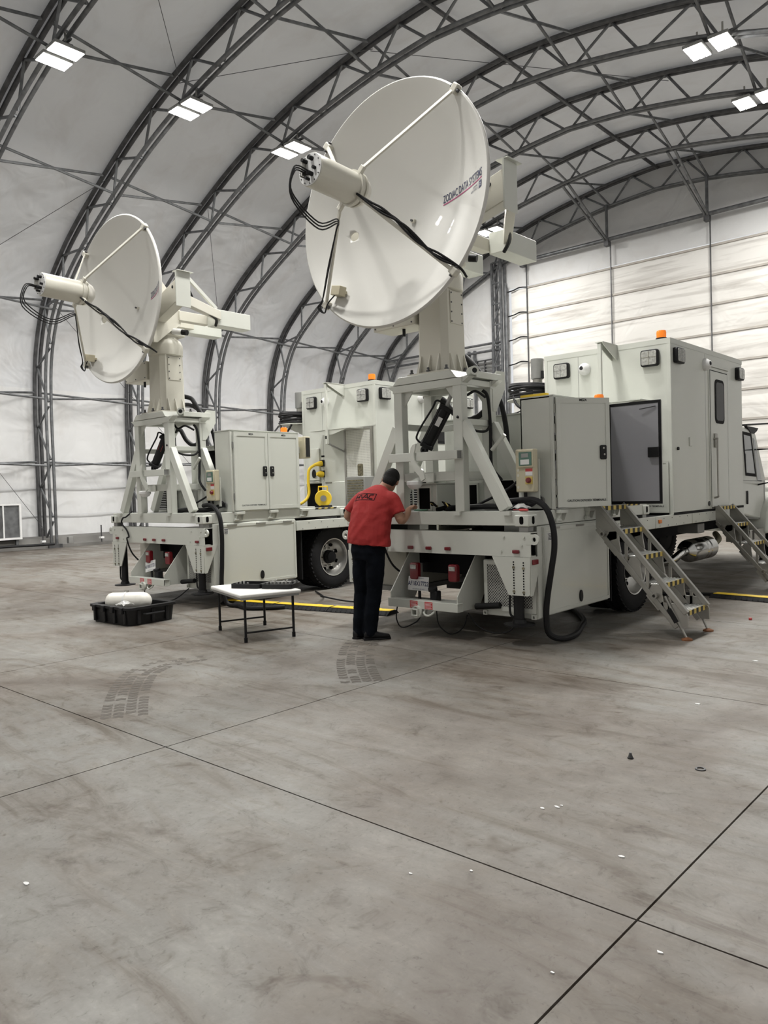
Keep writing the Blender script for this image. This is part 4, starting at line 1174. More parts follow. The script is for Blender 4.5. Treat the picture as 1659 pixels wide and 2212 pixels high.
def build_frame(T, A, lab):
    """White steel tower that carries the antenna mast."""
    t = Thing('mast_tower', lab, 'tower', (0, 0.31, 1.31), T)
    zb, zt = 1.308, 2.62
    for sx in (-1, 1):
        for y in (0.05, 0.57):
            t.part('post', MB().box(sx * 0.40 - 0.057, sx * 0.40 + 0.057, y - 0.05, y + 0.05, zb, zt - 0.015), 'white', bevel=0.006)
            t.part('diagonal_brace', MB().bar((sx * 0.44, y, 2.22), (sx * 0.93, y, zb + 0.02), 0.085, 0.115, (sx * 0.9, 0, 0.5)), 'white', bevel=0.005)
            t.part('gusset', MB().prism([(sx * 0.40, 2.62), (sx * 0.46, 2.62), (sx * 0.56, 2.68), (sx * 0.40, 2.68)], y - 0.045, y + 0.045, 'xz'), 'white')
            t.part('knee_gusset', MB().prism([(sx * 0.345, 2.60), (sx * 0.22, 2.60), (sx * 0.345, 2.44)], y - 0.006, y + 0.006, 'xz'), 'white')
        t.part('side_beam', MB().box(sx * 0.41 - 0.05, sx * 0.41 + 0.045, 0.02, 0.60, 2.61, 2.67), 'white', bevel=0.005)
        t.part('side_rail', MB().box(sx * 0.40 - 0.035, sx * 0.40 + 0.035, 0.10, 0.52, 2.20, 2.265), 'white', bevel=0.004)
        t.part('low_side_rail', MB().box(sx * 0.40 - 0.04, sx * 0.40 + 0.04, 0.10, 0.52, 1.64, 1.72), 'white', bevel=0.004)
        t.part('rear_wing', MB().prism([(0.56, 2.69), (0.56, 2.36), (0.62, 2.36), (0.80, 2.62), (0.80, 2.80), (0.66, 2.80)], sx * 0.45 - 0.012, sx * 0.45 + 0.012, 'yz'), 'white')
    for y in (0.05, 0.57):
        t.part('top_beam', MB().box(-0.465, 0.465, y - 0.056, y + 0.056, 2.598, 2.677), 'white', bevel=0.005)
        t.part('low_beam', MB().box(-0.345, 0.345, y - 0.04, y + 0.04, 1.63, 1.727), 'white', bevel=0.005)
    t.part('rear_rail', MB().box(-0.345, 0.345, 0.54, 0.60, 2.19, 2.26), 'white', bevel=0.005)
    t.part('front_bar', MB().frame([(-0.10, 1.847), (-0.01, 1.847), (-0.01, 1.937), (-0.10, 1.937)], [(-0.094, 1.853), (-0.016, 1.853), (-0.016, 1.931), (-0.094, 1.931)], -0.465, 0.455, 'yz'), 'white', bevel=0.003)
    t.part('tube_end', MB().box(0.445, 0.448, -0.094, -0.016, 1.853, 1.931), 'gray')
    # chamfered base plate under the mast
    t.part('base_plate', MB().prism([(-0.46, 2.682), (0.40, 2.682), (0.33, 2.765), (-0.38, 2.765)], -0.01, 0.62, 'xz'), 'white', bevel=0.006)
    t.part('roller_bracket', MB().box(0.36, 0.48, 0.24, 0.70, 2.69, 2.76), 'white', bevel=0.005)
    t.part('roller', MB().ring((0.46, 0.20, 2.755), (1, -0.6, 0), 0.028, 0.048, 0.11, 18), 'white')
    t.part('roller_core', MB().lathe([(0.03, -0.05), (0.03, 0.05)], (0.46, 0.20, 2.755), (1, -0.6, 0), 14), 'black')
    # hook plate with dome camera
    hk = [(-0.10, 2.02), (-0.06, 2.03), (-0.075, 1.98), (-0.09, 1.93), (-0.085, 1.86), (-0.04, 1.80), (0.03, 1.74), (0.05, 1.66), (0.0, 1.63), (-0.02, 1.68), (-0.08, 1.74), (-0.13, 1.82), (-0.145, 1.92), (-0.13, 1.99)]
    t.part('hook_plate', MB().prism(hk, -0.125, -0.105, 'xz'), 'white')
    ar = t.part('camera_arm', MB().prism([(-0.24, 1.635), (0.0, 1.72), (0.09, 1.72), (0.09, 1.625), (-0.02, 1.625)], -0.03, -0.012, 'xz'), 'white')
    dm = t.part('camera_disc', MB().lathe([(0.075, 0.02), (0.085, 0.01), (0.085, -0.02), (0.06, -0.055), (0.025, -0.07)], (-0.16, -0.04, 1.62), (0, 0, 1), 24), 'white_label')
    # lifting ram with tie rods
    a, b, c = Vector((-0.09, 0.10, 2.02)), Vector((0.15, 0.14, 2.40)), Vector((0.245, 0.155, 2.59))
    d = (b - a).normalized()
    rm = t.part('ram_barrel', MB().tube(a, b, 0.05 if A else 0.058, 20), 'black', label='black hydraulic ram')
    t.part('ram_rod', MB().tube(b, c, 0.022, 14), 'gray', rm)
    s1 = d.orthogonal().normalized()
    s2 = d.cross(s1)
    for p in (a, b):
        t.part('ram_cap', MB().bar(p - d * 0.022, p + d * 0.022, 0.145, 0.145, s1), 'black', rm, bevel=0.008)
    if A:
        for u in (-1, 1):
            for v in (-1, 1):
                o_ = s1 * u * 0.058 + s2 * v * 0.058
                t.part('tie_rod', MB().tube(a + o_, b + o_, 0.009, 8), 'black', rm)
    vw = (Vector((5.1, -6.3, 0))).normalized()
    mid = a.lerp(b, 0.62)
    t.part('ram_label', MB().bar(mid - d * 0.05 + vw * 0.053 - s1 * 0, mid + d * 0.05 + vw * 0.053, 0.05, 0.004, vw), 'red_label' if not A else 'white_label', rm)
    t.part('ram_eye', MB().ring(a - d * 0.06, (0, 1, 0), 0.016, 0.04, 0.04, 18), 'black', rm)
    t.part('ram_hose', MB().path(spline([b + s1 * 0.06, b + Vector((-0.06, -0.06, 0.08)), b + Vector((-0.13, -0.07, 0.0)), a + Vector((-0.05, -0.08, 0.14)), a + Vector((-0.07, -0.06, 0.05)), a + s1 * 0.05], 6), 0.011, 8), 'cable', rm)
    t.part('lock_pin', MB().tube((0.62, 0.28, 1.93), (0.78, 0.28, 2.08), 0.02, 10), 'white')
    t.part('loom', MB().path(spline([(0.40, 0.46, 2.58), (0.45, 0.48, 2.50), (0.46, 0.50, 2.2), (0.47, 0.48, 1.9), (0.50, 0.46, 1.75), (0.60, 0.48, 1.62)], 6), 0.018, 8), 'cable')
    t.part('loom', MB().path(spline([(0.30, 0.20, 2.58), (0.36, 0.22, 2.52), (0.42, 0.30, 2.56), (0.46, 0.42, 2.50)], 6), 0.014, 8), 'cable')
    t.part('loom', MB().path(spline([(0.40, -0.01, 2.28), (0.43, 0.06, 2.24), (0.45, 0.20, 2.15), (0.46, 0.40, 2.14), (0.47, 0.48, 2.2)], 6), 0.014, 8), 'cable')
    return t

def build_antenna(T, A, lab):
    t = Thing('dish_antenna', lab, 'antenna', (0, 0.29, 2.765), T)
    RD = 1.185 if A else 1.13
    el = R(3.2 if A else 1.8)
    DC = Vector((0, -0.535, 4.388)) if A else Vector((0, -0.489, 4.315))
    zo = 0.0 if A else -0.05
    N = Vector((0, -math.cos(el), math.sin(el)))
    Hx = Vector((1, 0, 0))
    U = Vector((0, math.sin(el), math.cos(el)))
    FL = 0.92
    def par(x, u, off=0.0):
        """Point on the reflector, x/u across the face, off along the axis."""
        r2 = x * x + u * u
        d = (r2 - RD * RD) / (4 * FL)
        return DC + Hx * x + U * u + N * (d + off)
    # --- mast
    mx, my = 0.0, 0.29
    def octo(h, ch, z):
        return [Vector((mx + a, my + b, z)) for a, b in ((-h + ch, -h), (h - ch, -h), (h, -h + ch), (h, h - ch), (h - ch, h), (-h + ch, h), (-h, h - ch), (-h, -h + ch))]
    mb = MB()
    vs = octo(0.205, 0.06, 2.765) + octo(0.195, 0.06, 3.66 + zo)
    mb.add(vs, [tuple(range(7, -1, -1)), tuple(range(8, 16))] + [(i, (i + 1) % 8, 8 + (i + 1) % 8, 8 + i) for i in range(8)])
    ma = t.part('mast', mb, 'cream')
    t.part('mast_flange', MB().box(mx - 0.27, mx + 0.27, my - 0.27, my + 0.27, 2.765, 2.785), 'cream', ma)
    for k in range(3):
        o = -0.12 + 0.12 * k
        g = [(0.0, 2.785), (0.065, 2.785), (0.01, 2.97), (0.0, 2.97)]
        t.part('mast_gusset', MB().prism([(my - 0.2 - a, z) for a, z in g], mx + o - 0.006, mx + o + 0.006, 'yz'), 'cream', ma)
        t.part('mast_gusset', MB().prism([(mx + 0.2 + a, z) for a, z in g], my + o - 0.006, my + o + 0.006, 'xz'), 'cream', ma)
        t.part('mast_gusset', MB().prism([(mx - 0.2 - a, z) for a, z in g], my + o - 0.006, my + o + 0.006, 'xz'), 'cream', ma)
    for a, b in ((-0.235, -0.235), (0.235, -0.235), (0.0, -0.245), (0.235, 0.10), (0.235, 0.235)):
        t.part('anchor_bolt', MB().lathe([(0.022, 0), (0.022, 0.02), (0.014, 0.02), (0.014, 0.05)], (mx + a, my + b, 2.785), (0, 0, 1), 6), 'galv_dark', ma)
    pn = t.part('access_panel', MB().box(mx + 0.198, mx + 0.208, my - 0.10, my + 0.11, 3.29 + zo, 3.63 + zo), 'cream', ma)
    t.part('panel_bolts', holes_mb([(mx + 0.209, my + a, z + zo) for a in (-0.085, 0.095) for z in (3.31, 3.41, 3.51, 3.61)], (1, 0, 0), 0.009), 'galv_dark', ma, kind='stuff')
    t.part('collar', MB().lathe([(0.20, 3.64 + zo), (0.245, 3.66 + zo), (0.25, 3.80 + zo), (0.22, 3.87 + zo), (0.19, 3.89 + zo), (0.18, 3.96 + zo)], (mx, my, 0), (0, 0, 1), 32), 'cream', ma)
    t.part('azimuth_head', MB().box(mx - 0.19, mx + 0.20, my - 0.20, my + 0.22, 3.93 + zo, 4.06 + zo), 'cream', ma, bevel=0.02)
    t.part('stow_knob', MB().tube((0.20, 0.30, 4.0 + zo), (0.34, 0.36, 3.97 + zo), 0.045, 14), 'white_label', ma)
    t.part('knob_grip', MB().tube((0.34, 0.36, 3.97 + zo), (0.42, 0.39, 3.955 + zo), 0.04, 14), 'black', ma)
    db = t.part('drive_box', MB().box(-0.80, -0.20, 0.08, 0.42, 3.33 + zo, 3.60 + zo), 'cream', bevel=0.01)
    t.part('drive_box_bolts', holes_mb([(x, 0.078, z + zo) for x in (-0.77, -0.5, -0.24) for z in (3.36, 3.57)], (0, 1, 0), 0.009), 'galv_dark', db, kind='stuff')
    t.part('drive_plug', MB().tube((-0.45, 0.2, 3.33 + zo), (-0.45, 0.2, 3.25 + zo), 0.018, 10), 'black', db)
    # --- elevation yoke, cross beam and counterweights
    for s in (-1, 1):
        yk = t.part('yoke_plate', MB().prism([(-0.04, 4.80 + zo), (0.02, 4.80 + zo), (0.24, 4.56 + zo), (0.40, 4.40 + zo), (0.42, 4.10 + zo), (0.24, 3.98 + zo), (0.02, 3.80 + zo), (-0.04, 3.80 + zo)], s * 0.21 - 0.02, s * 0.21 + 0.02, 'yz'), 'cream', bevel=0.005)
        bm_ = t.part('cross_beam', MB().box(min(s * 0.23, s * 1.20), max(s * 0.23, s * 1.20), 0.0, 0.16, 4.12 + zo, 4.42 + zo).xf(lambda p: (p.x, p.y - 0.25 * (abs(p.x) - 0.23) / 0.97, p.z + (abs(p.x) - 0.5) * 0.10)), 'cream', bevel=0.008)
        eb = t.part('end_bracket', MB().box(s * 1.205 - 0.008, s * 1.205 + 0.008, -0.29, -0.07, 4.10 + zo, 4.56 + zo), 'white')
        t.part('bracket_flange', MB().box(min(s * 1.12, s * 1.25), max(s * 1.12, s * 1.25), -0.28, -0.04, 4.555 + zo, 4.565 + zo), 'white', eb)
        t.part('flange_holes', holes_mb([(s * 1.2, -0.22, 4.566 + zo), (s * 1.2, -0.16, 4.566 + zo), (s * 1.2, -0.1, 4.566 + zo)], (0, 0, 1), 0.012, 0.001), 'void', eb, kind='stuff')
        t.part('strut_bar', MB().bar((s * 1.16, -0.06, 4.50 + zo), (s * 0.54, 0.83, 4.34 + zo), 0.03, 0.055), 'white')
        ca = t.part('counterweight_arm', MB().bar((s * 1.16, -0.10, 4.20 + zo), (s * 0.46, 0.92, 4.27 + zo), 0.09, 0.13), 'cream', bevel=0.006)
        t.part('counterweight', MB().box(s * 0.37 - 0.11, s * 0.37 + 0.11, 0.86, 1.50, 4.125 + zo, 4.36 + zo), 'white', bevel=0.006)
        t.part('rear_link', MB().box(min(s * 0.14, s * 0.26), max(s * 0.14, s * 0.26), 0.38, 0.90, 4.16 + zo, 4.30 + zo), 'cream', bevel=0.006)
        if s > 0:
            t.part('arm_cable', MB().path(spline([(0.98, -0.2, 4.40 + zo), (1.12, -0.05, 4.36 + zo), (1.05, 0.1, 4.22 + zo), (0.8, 0.45, 4.20 + zo), (0.56, 0.80, 4.19 + zo), (0.44, 0.88, 4.12 + zo)], 6), 0.022, 8), 'cable')
    t.part('pivot_shaft', MB().tube((-0.26, 0.16, 4.28 + zo), (0.26, 0.16, 4.28 + zo), 0.07, 20), 'cream')
    # --- reflector
    nr, na = 22, 96
    vs, fs = [], []
    def pol(r, a, off):
        return par(r * math.cos(a), r * math.sin(a), off)
    rings = []
    front = [RD * (k / nr) for k in range(1, nr + 1)]
    prof = [('c', 0, 0.0)] + [('r', r, 0.0) for r in front]
    lip = [(RD + 0.012, 0.006), (RD + 0.024, 0.0), (RD + 0.030, -0.014), (RD + 0.026, -0.030), (RD + 0.012, -0.036)]
    mb = MB()
    vs.append(par(0, 0, 0))
    seq = [(r, 0.0, False) for r in front] + [(r, o, True) for r, o in lip] + [(r, -0.028, False) for r in reversed(front)]
    for r, o, isl in seq:
        for j in range(na):
            a = 2 * PI * j / na
            if isl:
                p = DC + Hx * (r * math.cos(a)) + U * (r * math.sin(a)) + N * o
            else:
                p = pol(r, a, o)
            vs.append(p)
    vs.append(par(0, 0, -0.028))
    for j in range(na):
        fs.append((0, 1 + j, 1 + (j + 1) % na))
    L = len(seq)
    for i in range(L - 1):
        for j in range(na):
            j2 = (j + 1) % na
            fs.append((1 + i * na + j, 1 + (i + 1) * na + j, 1 + (i + 1) * na + j2, 1 + i * na + j2))
    e = 1 + (L - 1) * na
    for j in range(na):
        fs.append((len(vs) - 1, e + (j + 1) % na, e + j))
    mb.add(vs, fs)
    rf = t.part('reflector', mb, 'dish', smooth=50, label='cream white dish reflector with a rolled rim')
    # inspection hole cut through the reflector
    hx, hu = (-0.70, -0.075) if A else (-0.70, -0.13)
    hc = par(hx, hu)
    cu = mk('hole_cutter', MB().tube(hc - N * 0.2, hc + N * 0.2, 0.052, 28), 'dish', t.base)
    cu.parent = t.o
    md = rf.modifiers.new('hole', 'BOOLEAN')
    md.object = cu
    md.operation = 'DIFFERENCE'
    md.solver = 'EXACT'
    nm = eval_mesh(rf)
    rf.modifiers.clear()
    rf.data = nm
    bpy.data.objects.remove(cu)
    t.part('back_ring', MB().ring(par(0, 0, -0.06), N, 0.15, 0.34, 0.05, 40), 'cream')
    t.part('hub_spacer', MB().box(-0.19, 0.19, -0.10, 0.06, 4.05 + zo, 4.62 + zo), 'cream', bevel=0.01)
    # --- lettering on the face
    tx, tu = (0.455, -0.01) if A else (0.46, -0.01)
    ang = R(0.5)
    def face(u, v):
        return par(tx + u * math.cos(ang) - v * math.sin(ang), tu + u * math.sin(ang) + v * math.cos(ang), 0.0035)
    nv, nf = text2d('ZODIAC DATA SYSTEMS', 0.104, 'LEFT', 1.0, 0.0008)
    kx = 0.65 / max(v.x for v in nv)
    t.part('maker_name', MB().add([face(v.x * kx, v.y) for v in nv], nf), 'navy', rf, kind='stuff')
    ul = MB()
    vs, fs = [], []
    for k in range(21):
        u = 0.65 * k / 20
        vs += [face(u, -0.022), face(u, -0.012)]
        if k:
            fs.append((2 * k - 2, 2 * k, 2 * k + 1, 2 * k - 1))
    t.part('name_underline', ul.add(vs, fs), 'magenta', rf)
    t.part('maker_subtitle', text_mb('ZODIAC', 0.028, lambda u, v: face(0.575 + u * 0.8, v - 0.064), 'RIGHT').add(*(lambda q: ([face(0.575 + p.x * 0.8, p.y - 0.094) for p in q[0]], q[1]))(text2d('AEROSPACE', 0.028, 'RIGHT'))), 'navy', rf, kind='stuff')
    lg = MB().add([face(0.595, -0.105), face(0.645, -0.105), face(0.645, -0.038), face(0.595, -0.038)], [(0, 1, 2, 3)])
    t.part('maker_emblem', lg, 'navy', rf)
    t.part('emblem_mark', text_mb('Z', 0.036, lambda u, v: face(0.620 + u, v - 0.085) + N * 0.001), 'white_label', rf)
    # --- small fittings on the face
    sc_ = par(0.03, -0.06)
    t.part('face_bracket', MB().bar(sc_, sc_ + N * 0.03, 0.05, 0.035, (0.3, 0, 1)), 'cream', rf)
    t.part('face_bolt', MB().tube(sc_, sc_ + N * 0.05, 0.012, 10), 'galv_dark', rf)
    bx, bu = (-0.70, -0.72)
    bc = par(bx, bu, 0.09)
    sb = t.part('junction_box', MB().bar(bc - N * 0.05, bc + N * 0.05, 0.13, 0.10, (0.2, 0, 1)), 'beige', rf, bevel=0.006)
    t.part('box_stand', MB().bar(par(bx, bu), bc, 0.08, 0.03, (0.2, 0, 1)), 'beige', rf)
    # --- feed on four struts
    f0, f1, rr = 0.46, 1.03, 0.150
    def ax(tt):
        return DC + N * tt
    fc = t.part('feed_can', MB().lathe([(rr - 0.004, 0), (rr, 0.004), (rr, f1 - f0 - 0.004), (rr - 0.004, f1 - f0)], ax(f0), N, 40), 'cream')
    t.part('feed_dome', MB().lathe([(0.145, 0.0), (0.142, 0.05), (0.125, 0.095), (0.095, 0.125), (0.05, 0.145), (0.01, 0.15)], ax(f0), -N, 36), 'pvc', fc)
    t.part('feed_ring', MB().ring(ax(f0 + 0.05), N, rr, rr + 0.018, 0.035, 36), 'cream', fc)
    t.part('feed_ring', MB().ring(ax(f0 - 0.01), N, rr - 0.01, rr + 0.012, 0.02, 36), 'cream', fc)
    t.part('end_plate', MB().lathe([(rr - 0.006, 0.0), (rr - 0.006, 0.008)], ax(f1), N, 36), 'white_label', fc)
    bolts = [ax(f1 + 0.008) + (Hx * math.cos(2 * PI * k / 12) + U * math.sin(2 * PI * k / 12)) * (rr - 0.022) for k in range(12)]
    t.part('end_bolts', holes_mb(bolts, N, 0.006, 0.006), 'galv_dark', fc, kind='stuff')
    for dx, du, r_, l_ in ((-0.045, 0.075, 0.018, 0.06), (0.03, 0.085, 0.020, 0.05), (0.07, -0.01, 0.015, 0.035), (-0.03, -0.03, 0.017, 0.055), (0.03, -0.055, 0.020, 0.06), (-0.01, -0.09, 0.014, 0.05), (-0.075, -0.05, 0.013, 0.045)):
        p = ax(f1 + 0.006) + Hx * dx + U * du
        t.part('connector', MB().tube(p, p + N * l_, r_, 12), 'black', fc)
    t.part('end_bracket', MB().bar(ax(f1 + 0.03) - Hx * 0.06 + U * 0.07, ax(f1 + 0.03) - Hx * 0.06 - U * 0.06, 0.02, 0.05, N), 'alu', fc)
    ends = {}
    for nm_, sx, su in (('tr', 1, 1), ('br', 1, -1), ('bl', -1, -1), ('tl', -1, 1)):
        k = 0.7071
        rim = DC + Hx * (sx * k * (RD + 0.01)) + U * (su * k * (RD + 0.01)) + N * 0.02
        fe = ax(f0 + 0.05) + (Hx * sx + U * su).normalized() * (rr + 0.06)
        rad = (Hx * sx + U * su).normalized()
        ends[nm_] = (rim, fe)
        t.part('feed_strut', MB().bar(rim, fe, 0.035, 0.022, rad), 'cream', bevel=0.004)
        br = t.part('rim_bracket', MB().bar(rim - rad * 0.045 - N * 0.01, rim + rad * 0.045 - N * 0.01, 0.075, 0.07, N), 'cream', bevel=0.012)
        t.part('bracket_bolt', MB().lathe([(0.018, -0.055), (0.018, 0.055)], rim, rad.cross(N), 8), 'galv_dark', br)
        t.part('feed_bracket', MB().bar(fe - rad * 0.065, fe + rad * 0.02, 0.05, 0.04, N), 'cream', bevel=0.006)
    # --- cables taped along two struts and looped off the feed end
    for k in range(3):
        rim, fe = ends['br']
        o = Vector((0.0, -0.02, 0.03)) + Vector((random.uniform(-.015, .015), random.uniform(-.015, .015), random.uniform(-.01, .02)))
        pts = [ax(f0 + 0.1) + Hx * 0.12 - U * 0.1]
        for q in range(1, 8):
            tt = q / 8
            pts.append(fe.lerp(rim, tt) + o + Vector((0, 0, -0.03 * math.sin(PI * tt * 3 + k))))
        pts += [rim + Vector((0.05, 0.02, 0.03)), rim + Vector((0.03, 0.16, -0.03))]
        t.part('strut_cable', MB().path(spline(pts, 5), 0.011, 7), 'cable')
    for k in range(3):
        rim, fe = ends['bl']
        c0 = ax(f1 + 0.06) + Hx * (-0.03 + 0.03 * k) - U * 0.04
        pts = [c0, c0 + N * (0.10 + 0.03 * k) + U * (-0.02), c0 + N * (0.13 + 0.03 * k) - U * (0.22 + 0.04 * k), ax(f1 - 0.15) - U * (0.42 + 0.03 * k) - Hx * 0.05, fe + Vector((-0.03, -0.01, -0.10 - 0.02 * k)), fe.lerp(rim, 0.25) + Vector((0.02, -0.03, 0.0)), fe.lerp(rim, 0.6) + Vector((-0.02, -0.03, -0.02 * k)), rim + Vector((0.0, -0.05, 0.05)), rim + Vector((-0.06 - 0.02 * k, -0.03, -0.02)), rim + Vector((-0.01, -0.02, -0.09)), rim + Vector((0.06, -0.03, 0.0)), bc]
        t.part('feed_cable', MB().path(spline(pts, 6), 0.007, 6), 'cable')
    return t

# ---------------------------------------------------------------- assemble both vehicles
TA, TB = Vector((-5.10, 6.36, 0)), Vector((-9.97, 6.05, 0))
build_truck(TA, True, 'white flatbed truck with its rear towards the man in the red shirt', 'AF18X17722')
build_truck(TB, False, 'white flatbed truck parked farther away, beyond the folding table', 'AF18X17721')
build_skid(TA, True, 'white steel skid on the nearer truck, below the bigger dish')
build_skid(TB, False, 'white steel skid on the farther truck, below the smaller dish')
build_cabinet(TA, True, 'white cabinet on the nearer truck with both doors swung open')
build_cabinet(TB, False, 'white two-door cabinet on the farther truck with both doors shut')
build_frame(TA, True, 'white steel tower on the nearer truck with a slanted black ram')
build_frame(TB, False, 'white steel tower on the farther truck in front of louvred cooler')
build_antenna(TA, True, 'large cream dish antenna on a mast on the nearer truck')
build_antenna(TB, False, 'cream dish antenna on the farther truck, looking smaller')
build_shelter(TA, True, 'white shelter box with side entry door on the nearer truck')
build_shelter(TB, False, 'white shelter box with perforated screen on the farther truck')
control_box(TA, 1.0, 0.37, 1.49, 'beige control box with red switch on the nearer truck')
control_box(TB, 1.0, 0.37, 1.47, 'beige control box with red switch on the farther truck')

# ================================================================== THINGS ON AND AROUND THE TRUCKS
def louvre_box(T, x0, x1, y0, y1, z0, z1, lab):
    t = Thing('louvred_cooler', lab, 'cooler', ((x0 + x1) / 2, (y0 + y1) / 2, z0), T)
    bd = t.part('casing', MB().box(x0, x1, y0, y1, z0, z1), 'white', bevel=0.008)
    xm = x0 + (x1 - x0) * 0.5
    for xa, xb in ((x0 + 0.03, xm - 0.015), (xm + 0.015, x1 - 0.03)):
        t.part('grille_recess', MB().box(xa, xb, y0 - 0.004, y0 + 0.002, z0 + 0.04, z1 - 0.04), 'void', bd)
        n = int((z1 - z0 - 0.1) / 0.028)
        for k in range(n):
            z = z0 + 0.055 + k * 0.028
            t.part('slat', MB().bar((xa, y0 - 0.008, z), (xb, y0 - 0.008, z), 0.018, 0.006, (0, -0.7, 0.7)), 'gray', bd)
    return t

def rack_cabinet(T, x0, x1, y0, y1, z0, z1, lab, opens, name='equipment_box'):
    """White box whose rear face has dark openings (x0,x1,z0,z1)."""
    t = Thing(name, lab, 'cabinet', ((x0 + x1) / 2, (y0 + y1) / 2, z0), T)
    bd = t.part('casing', MB().box(x0, x1, y0, y1, z0, z1), 'white2', bevel=0.008)
    for a, b, c, d in opens:
        op = t.part('opening', MB().box(a, b, y0 - 0.004, y0 + 0.002, c, d), 'void', bd)
        t.part('opening_frame', MB().frame([(a - 0.02, c - 0.02), (b + 0.02, c - 0.02), (b + 0.02, d + 0.02), (a - 0.02, d + 0.02)], [(a, c), (b, c), (b, d), (a, d)], y0 - 0.02, y0, 'xz'), 'white', bd)
    t.part('roof_lip', MB().box(x0 - 0.012, x1 + 0.012, y0 - 0.015, y1 + 0.012, z1, z1 + 0.014), 'white', bd)
    t.part('door_joint', MB().box((x0 + x1) / 2 - 0.004, (x0 + x1) / 2 + 0.004, y0 - 0.0015, y0, z0 + (z1 - z0) * 0.36, z1 - 0.02), 'gray', bd)
    return t

DK = 1.304
for T, A, w in ((TA, True, 'nearer'), (TB, False, 'farther')):
    louvre_box(T, -1.08, -0.50 if not A else -0.56, 0.72, 1.15, DK, DK + 0.44, 'white louvred cooler on the %s truck, behind the tower' % w)
    if A:
        rack_cabinet(T, -0.30, -0.02, 0.16, 0.50, DK, 1.60, 'small white box with dark opening under the nearer tower', [(-0.26, -0.10, DK + 0.03, 1.56)], 'open_box')
        rack_cabinet(T, -0.48, 0.62, 0.92, 1.9, DK, 2.34, 'white rear cabinet with dark lower bays behind the nearer tower', [(-0.40, -0.02, DK + 0.05, 1.58), (0.08, 0.56, DK + 0.05, 1.62)], 'rear_cabinet')
        rack_cabinet(T, -0.95, 0.70, 2.0, 3.05, DK, 2.42, 'white closed cabinet between the nearer tower and shelter', [], 'closed_cabinet')
    else:
        rack_cabinet(T, -0.48, -0.02, 0.64, 0.84, DK, 1.72, 'low white cabinet under the farther tower', [], 'low_cabinet')
        rack_cabinet(T, -0.30, 0.78, 0.86, 1.9, DK, 2.28, 'open rack with dark inside beside the farther shut cabinet', [(-0.05, 0.74, DK + 0.06, 2.22)], 'open_rack')
    # flexible ducts and looms
    cable('flexible_duct', 'thick black duct arching from the %s mast foot' % w, [(-0.10, 0.55, 3.06), (-0.02, 0.70, 3.03), (0.10, 0.70, 2.93), (0.21, 0.70, 2.80), (0.32, 0.70, 2.68), (0.35, 0.70, 2.55), (0.27, 0.70, 2.40), (0.05, 0.70, 2.31), (-0.16, 0.70, 2.40), (-0.32, 0.70, 2.57), (-0.46, 0.70, 2.55), (-0.54, 0.72, 2.40), (-0.52, 0.76, 2.1)], 0.034, T=T, n=12, cat='duct')
    cable('flexible_duct', 'second black duct beside the %s mast foot' % w, [(-0.05, 0.55, 2.92), (0.02, 0.66, 2.92), (0.14, 0.72, 2.84), (0.26, 0.76, 2.70), (0.40, 0.78, 2.5), (0.46, 0.80, 2.2), (0.48, 0.80, 1.8)], 0.028, T=T, n=12, cat='duct')
    cable('floor_hose', 'black hoses lying across the %s skid deck' % w, [(0.05, 0.20, DK + 0.035), (0.30, 0.24, DK + 0.04), (0.60, 0.20, DK + 0.05), (0.85, 0.26, DK + 0.04), (1.02, 0.34, DK + 0.06), (1.06, 0.45, DK + 0.14)], 0.03, T=T, cat='hose')
    cable('deck_cable', 'thin black cable snaking under the %s tower' % w, [(-0.1, 0.30, DK + 0.02), (0.2, 0.36, DK + 0.02), (0.5, 0.30, DK + 0.1), (0.72, 0.40, DK + 0.22), (0.80, 0.46, 1.60)], 0.014, T=T)
    cable('power_hose', 'heavy black hose hanging over the side of the %s truck' % w, [(0.80, 0.30, DK + 0.10), (1.00, 0.25, DK + 0.11), (1.14, 0.24, 1.41), (1.26, 0.24, 1.33), (1.33, 0.24, 1.15), (1.34, 0.24, 0.95), (1.30, 0.24, 0.72), (1.25, 0.24, 0.45), (1.235, 0.24, 0.26), (1.25, 0.26, 0.10), (1.33, 0.37, 0.04), (1.30, 0.70, 0.03), (1.15, 1.10, 0.03), (0.98, 1.49, 0.03), (0.6, 2.0, 0.03), (0.2, 2.4, 0.03)] if A else
          [(0.80, 0.30, DK + 0.10), (1.00, 0.25, DK + 0.11), (1.14, 0.24, 1.38), (1.25, 0.24, 1.26), (1.29, 0.24, 1.0), (1.27, 0.24, 0.6), (1.25, 0.24, 0.3), (1.27, 0.30, 0.06), (1.45, 0.36, 0.03), (1.75, 0.30, 0.03), (2.0, 0.5, 0.03), (2.1, 0.62, 0.03)], 0.030, T=T, n=10, cat='hose')
    g = Thing('cable_inlet', 'black cable inlet stub on the %s cabinet end' % w, 'inlet', (1.06, 0.5, 1.40), T)
    fl = g.part('flange', MB().lathe([(0.042, 0), (0.042, 0.02)], (1.06, 0.498, 1.40), (0, -1, 0), 18), 'gray')
    g.part('stub', MB().tube((1.06, 0.48, 1.40), (0.96, 0.32, 1.36), 0.022, 12), 'cable')
    # amber beacon on the cabinet roof
    b = Thing('amber_beacon', 'small amber beacon behind the %s electrical cabinet' % w, 'beacon', (0.66 if not A else 0.99, 1.95, DK), T)
    bx = 0.66 if not A else 0.99
    b.part('pole', MB().tube((bx, 1.95, DK), (bx, 1.95, 2.46), 0.02, 10), 'white')
    b.part('base', MB().lathe([(0.06, 0), (0.06, 0.03)], (bx, 1.95, 2.46), (0, 0, 1), 18), 'black')
    b.part('lens', MB().lathe([(0.052, 0.03), (0.054, 0.10), (0.046, 0.12), (0.015, 0.125)], (bx, 1.95, 2.46), (0, 0, 1), 18), 'amber')
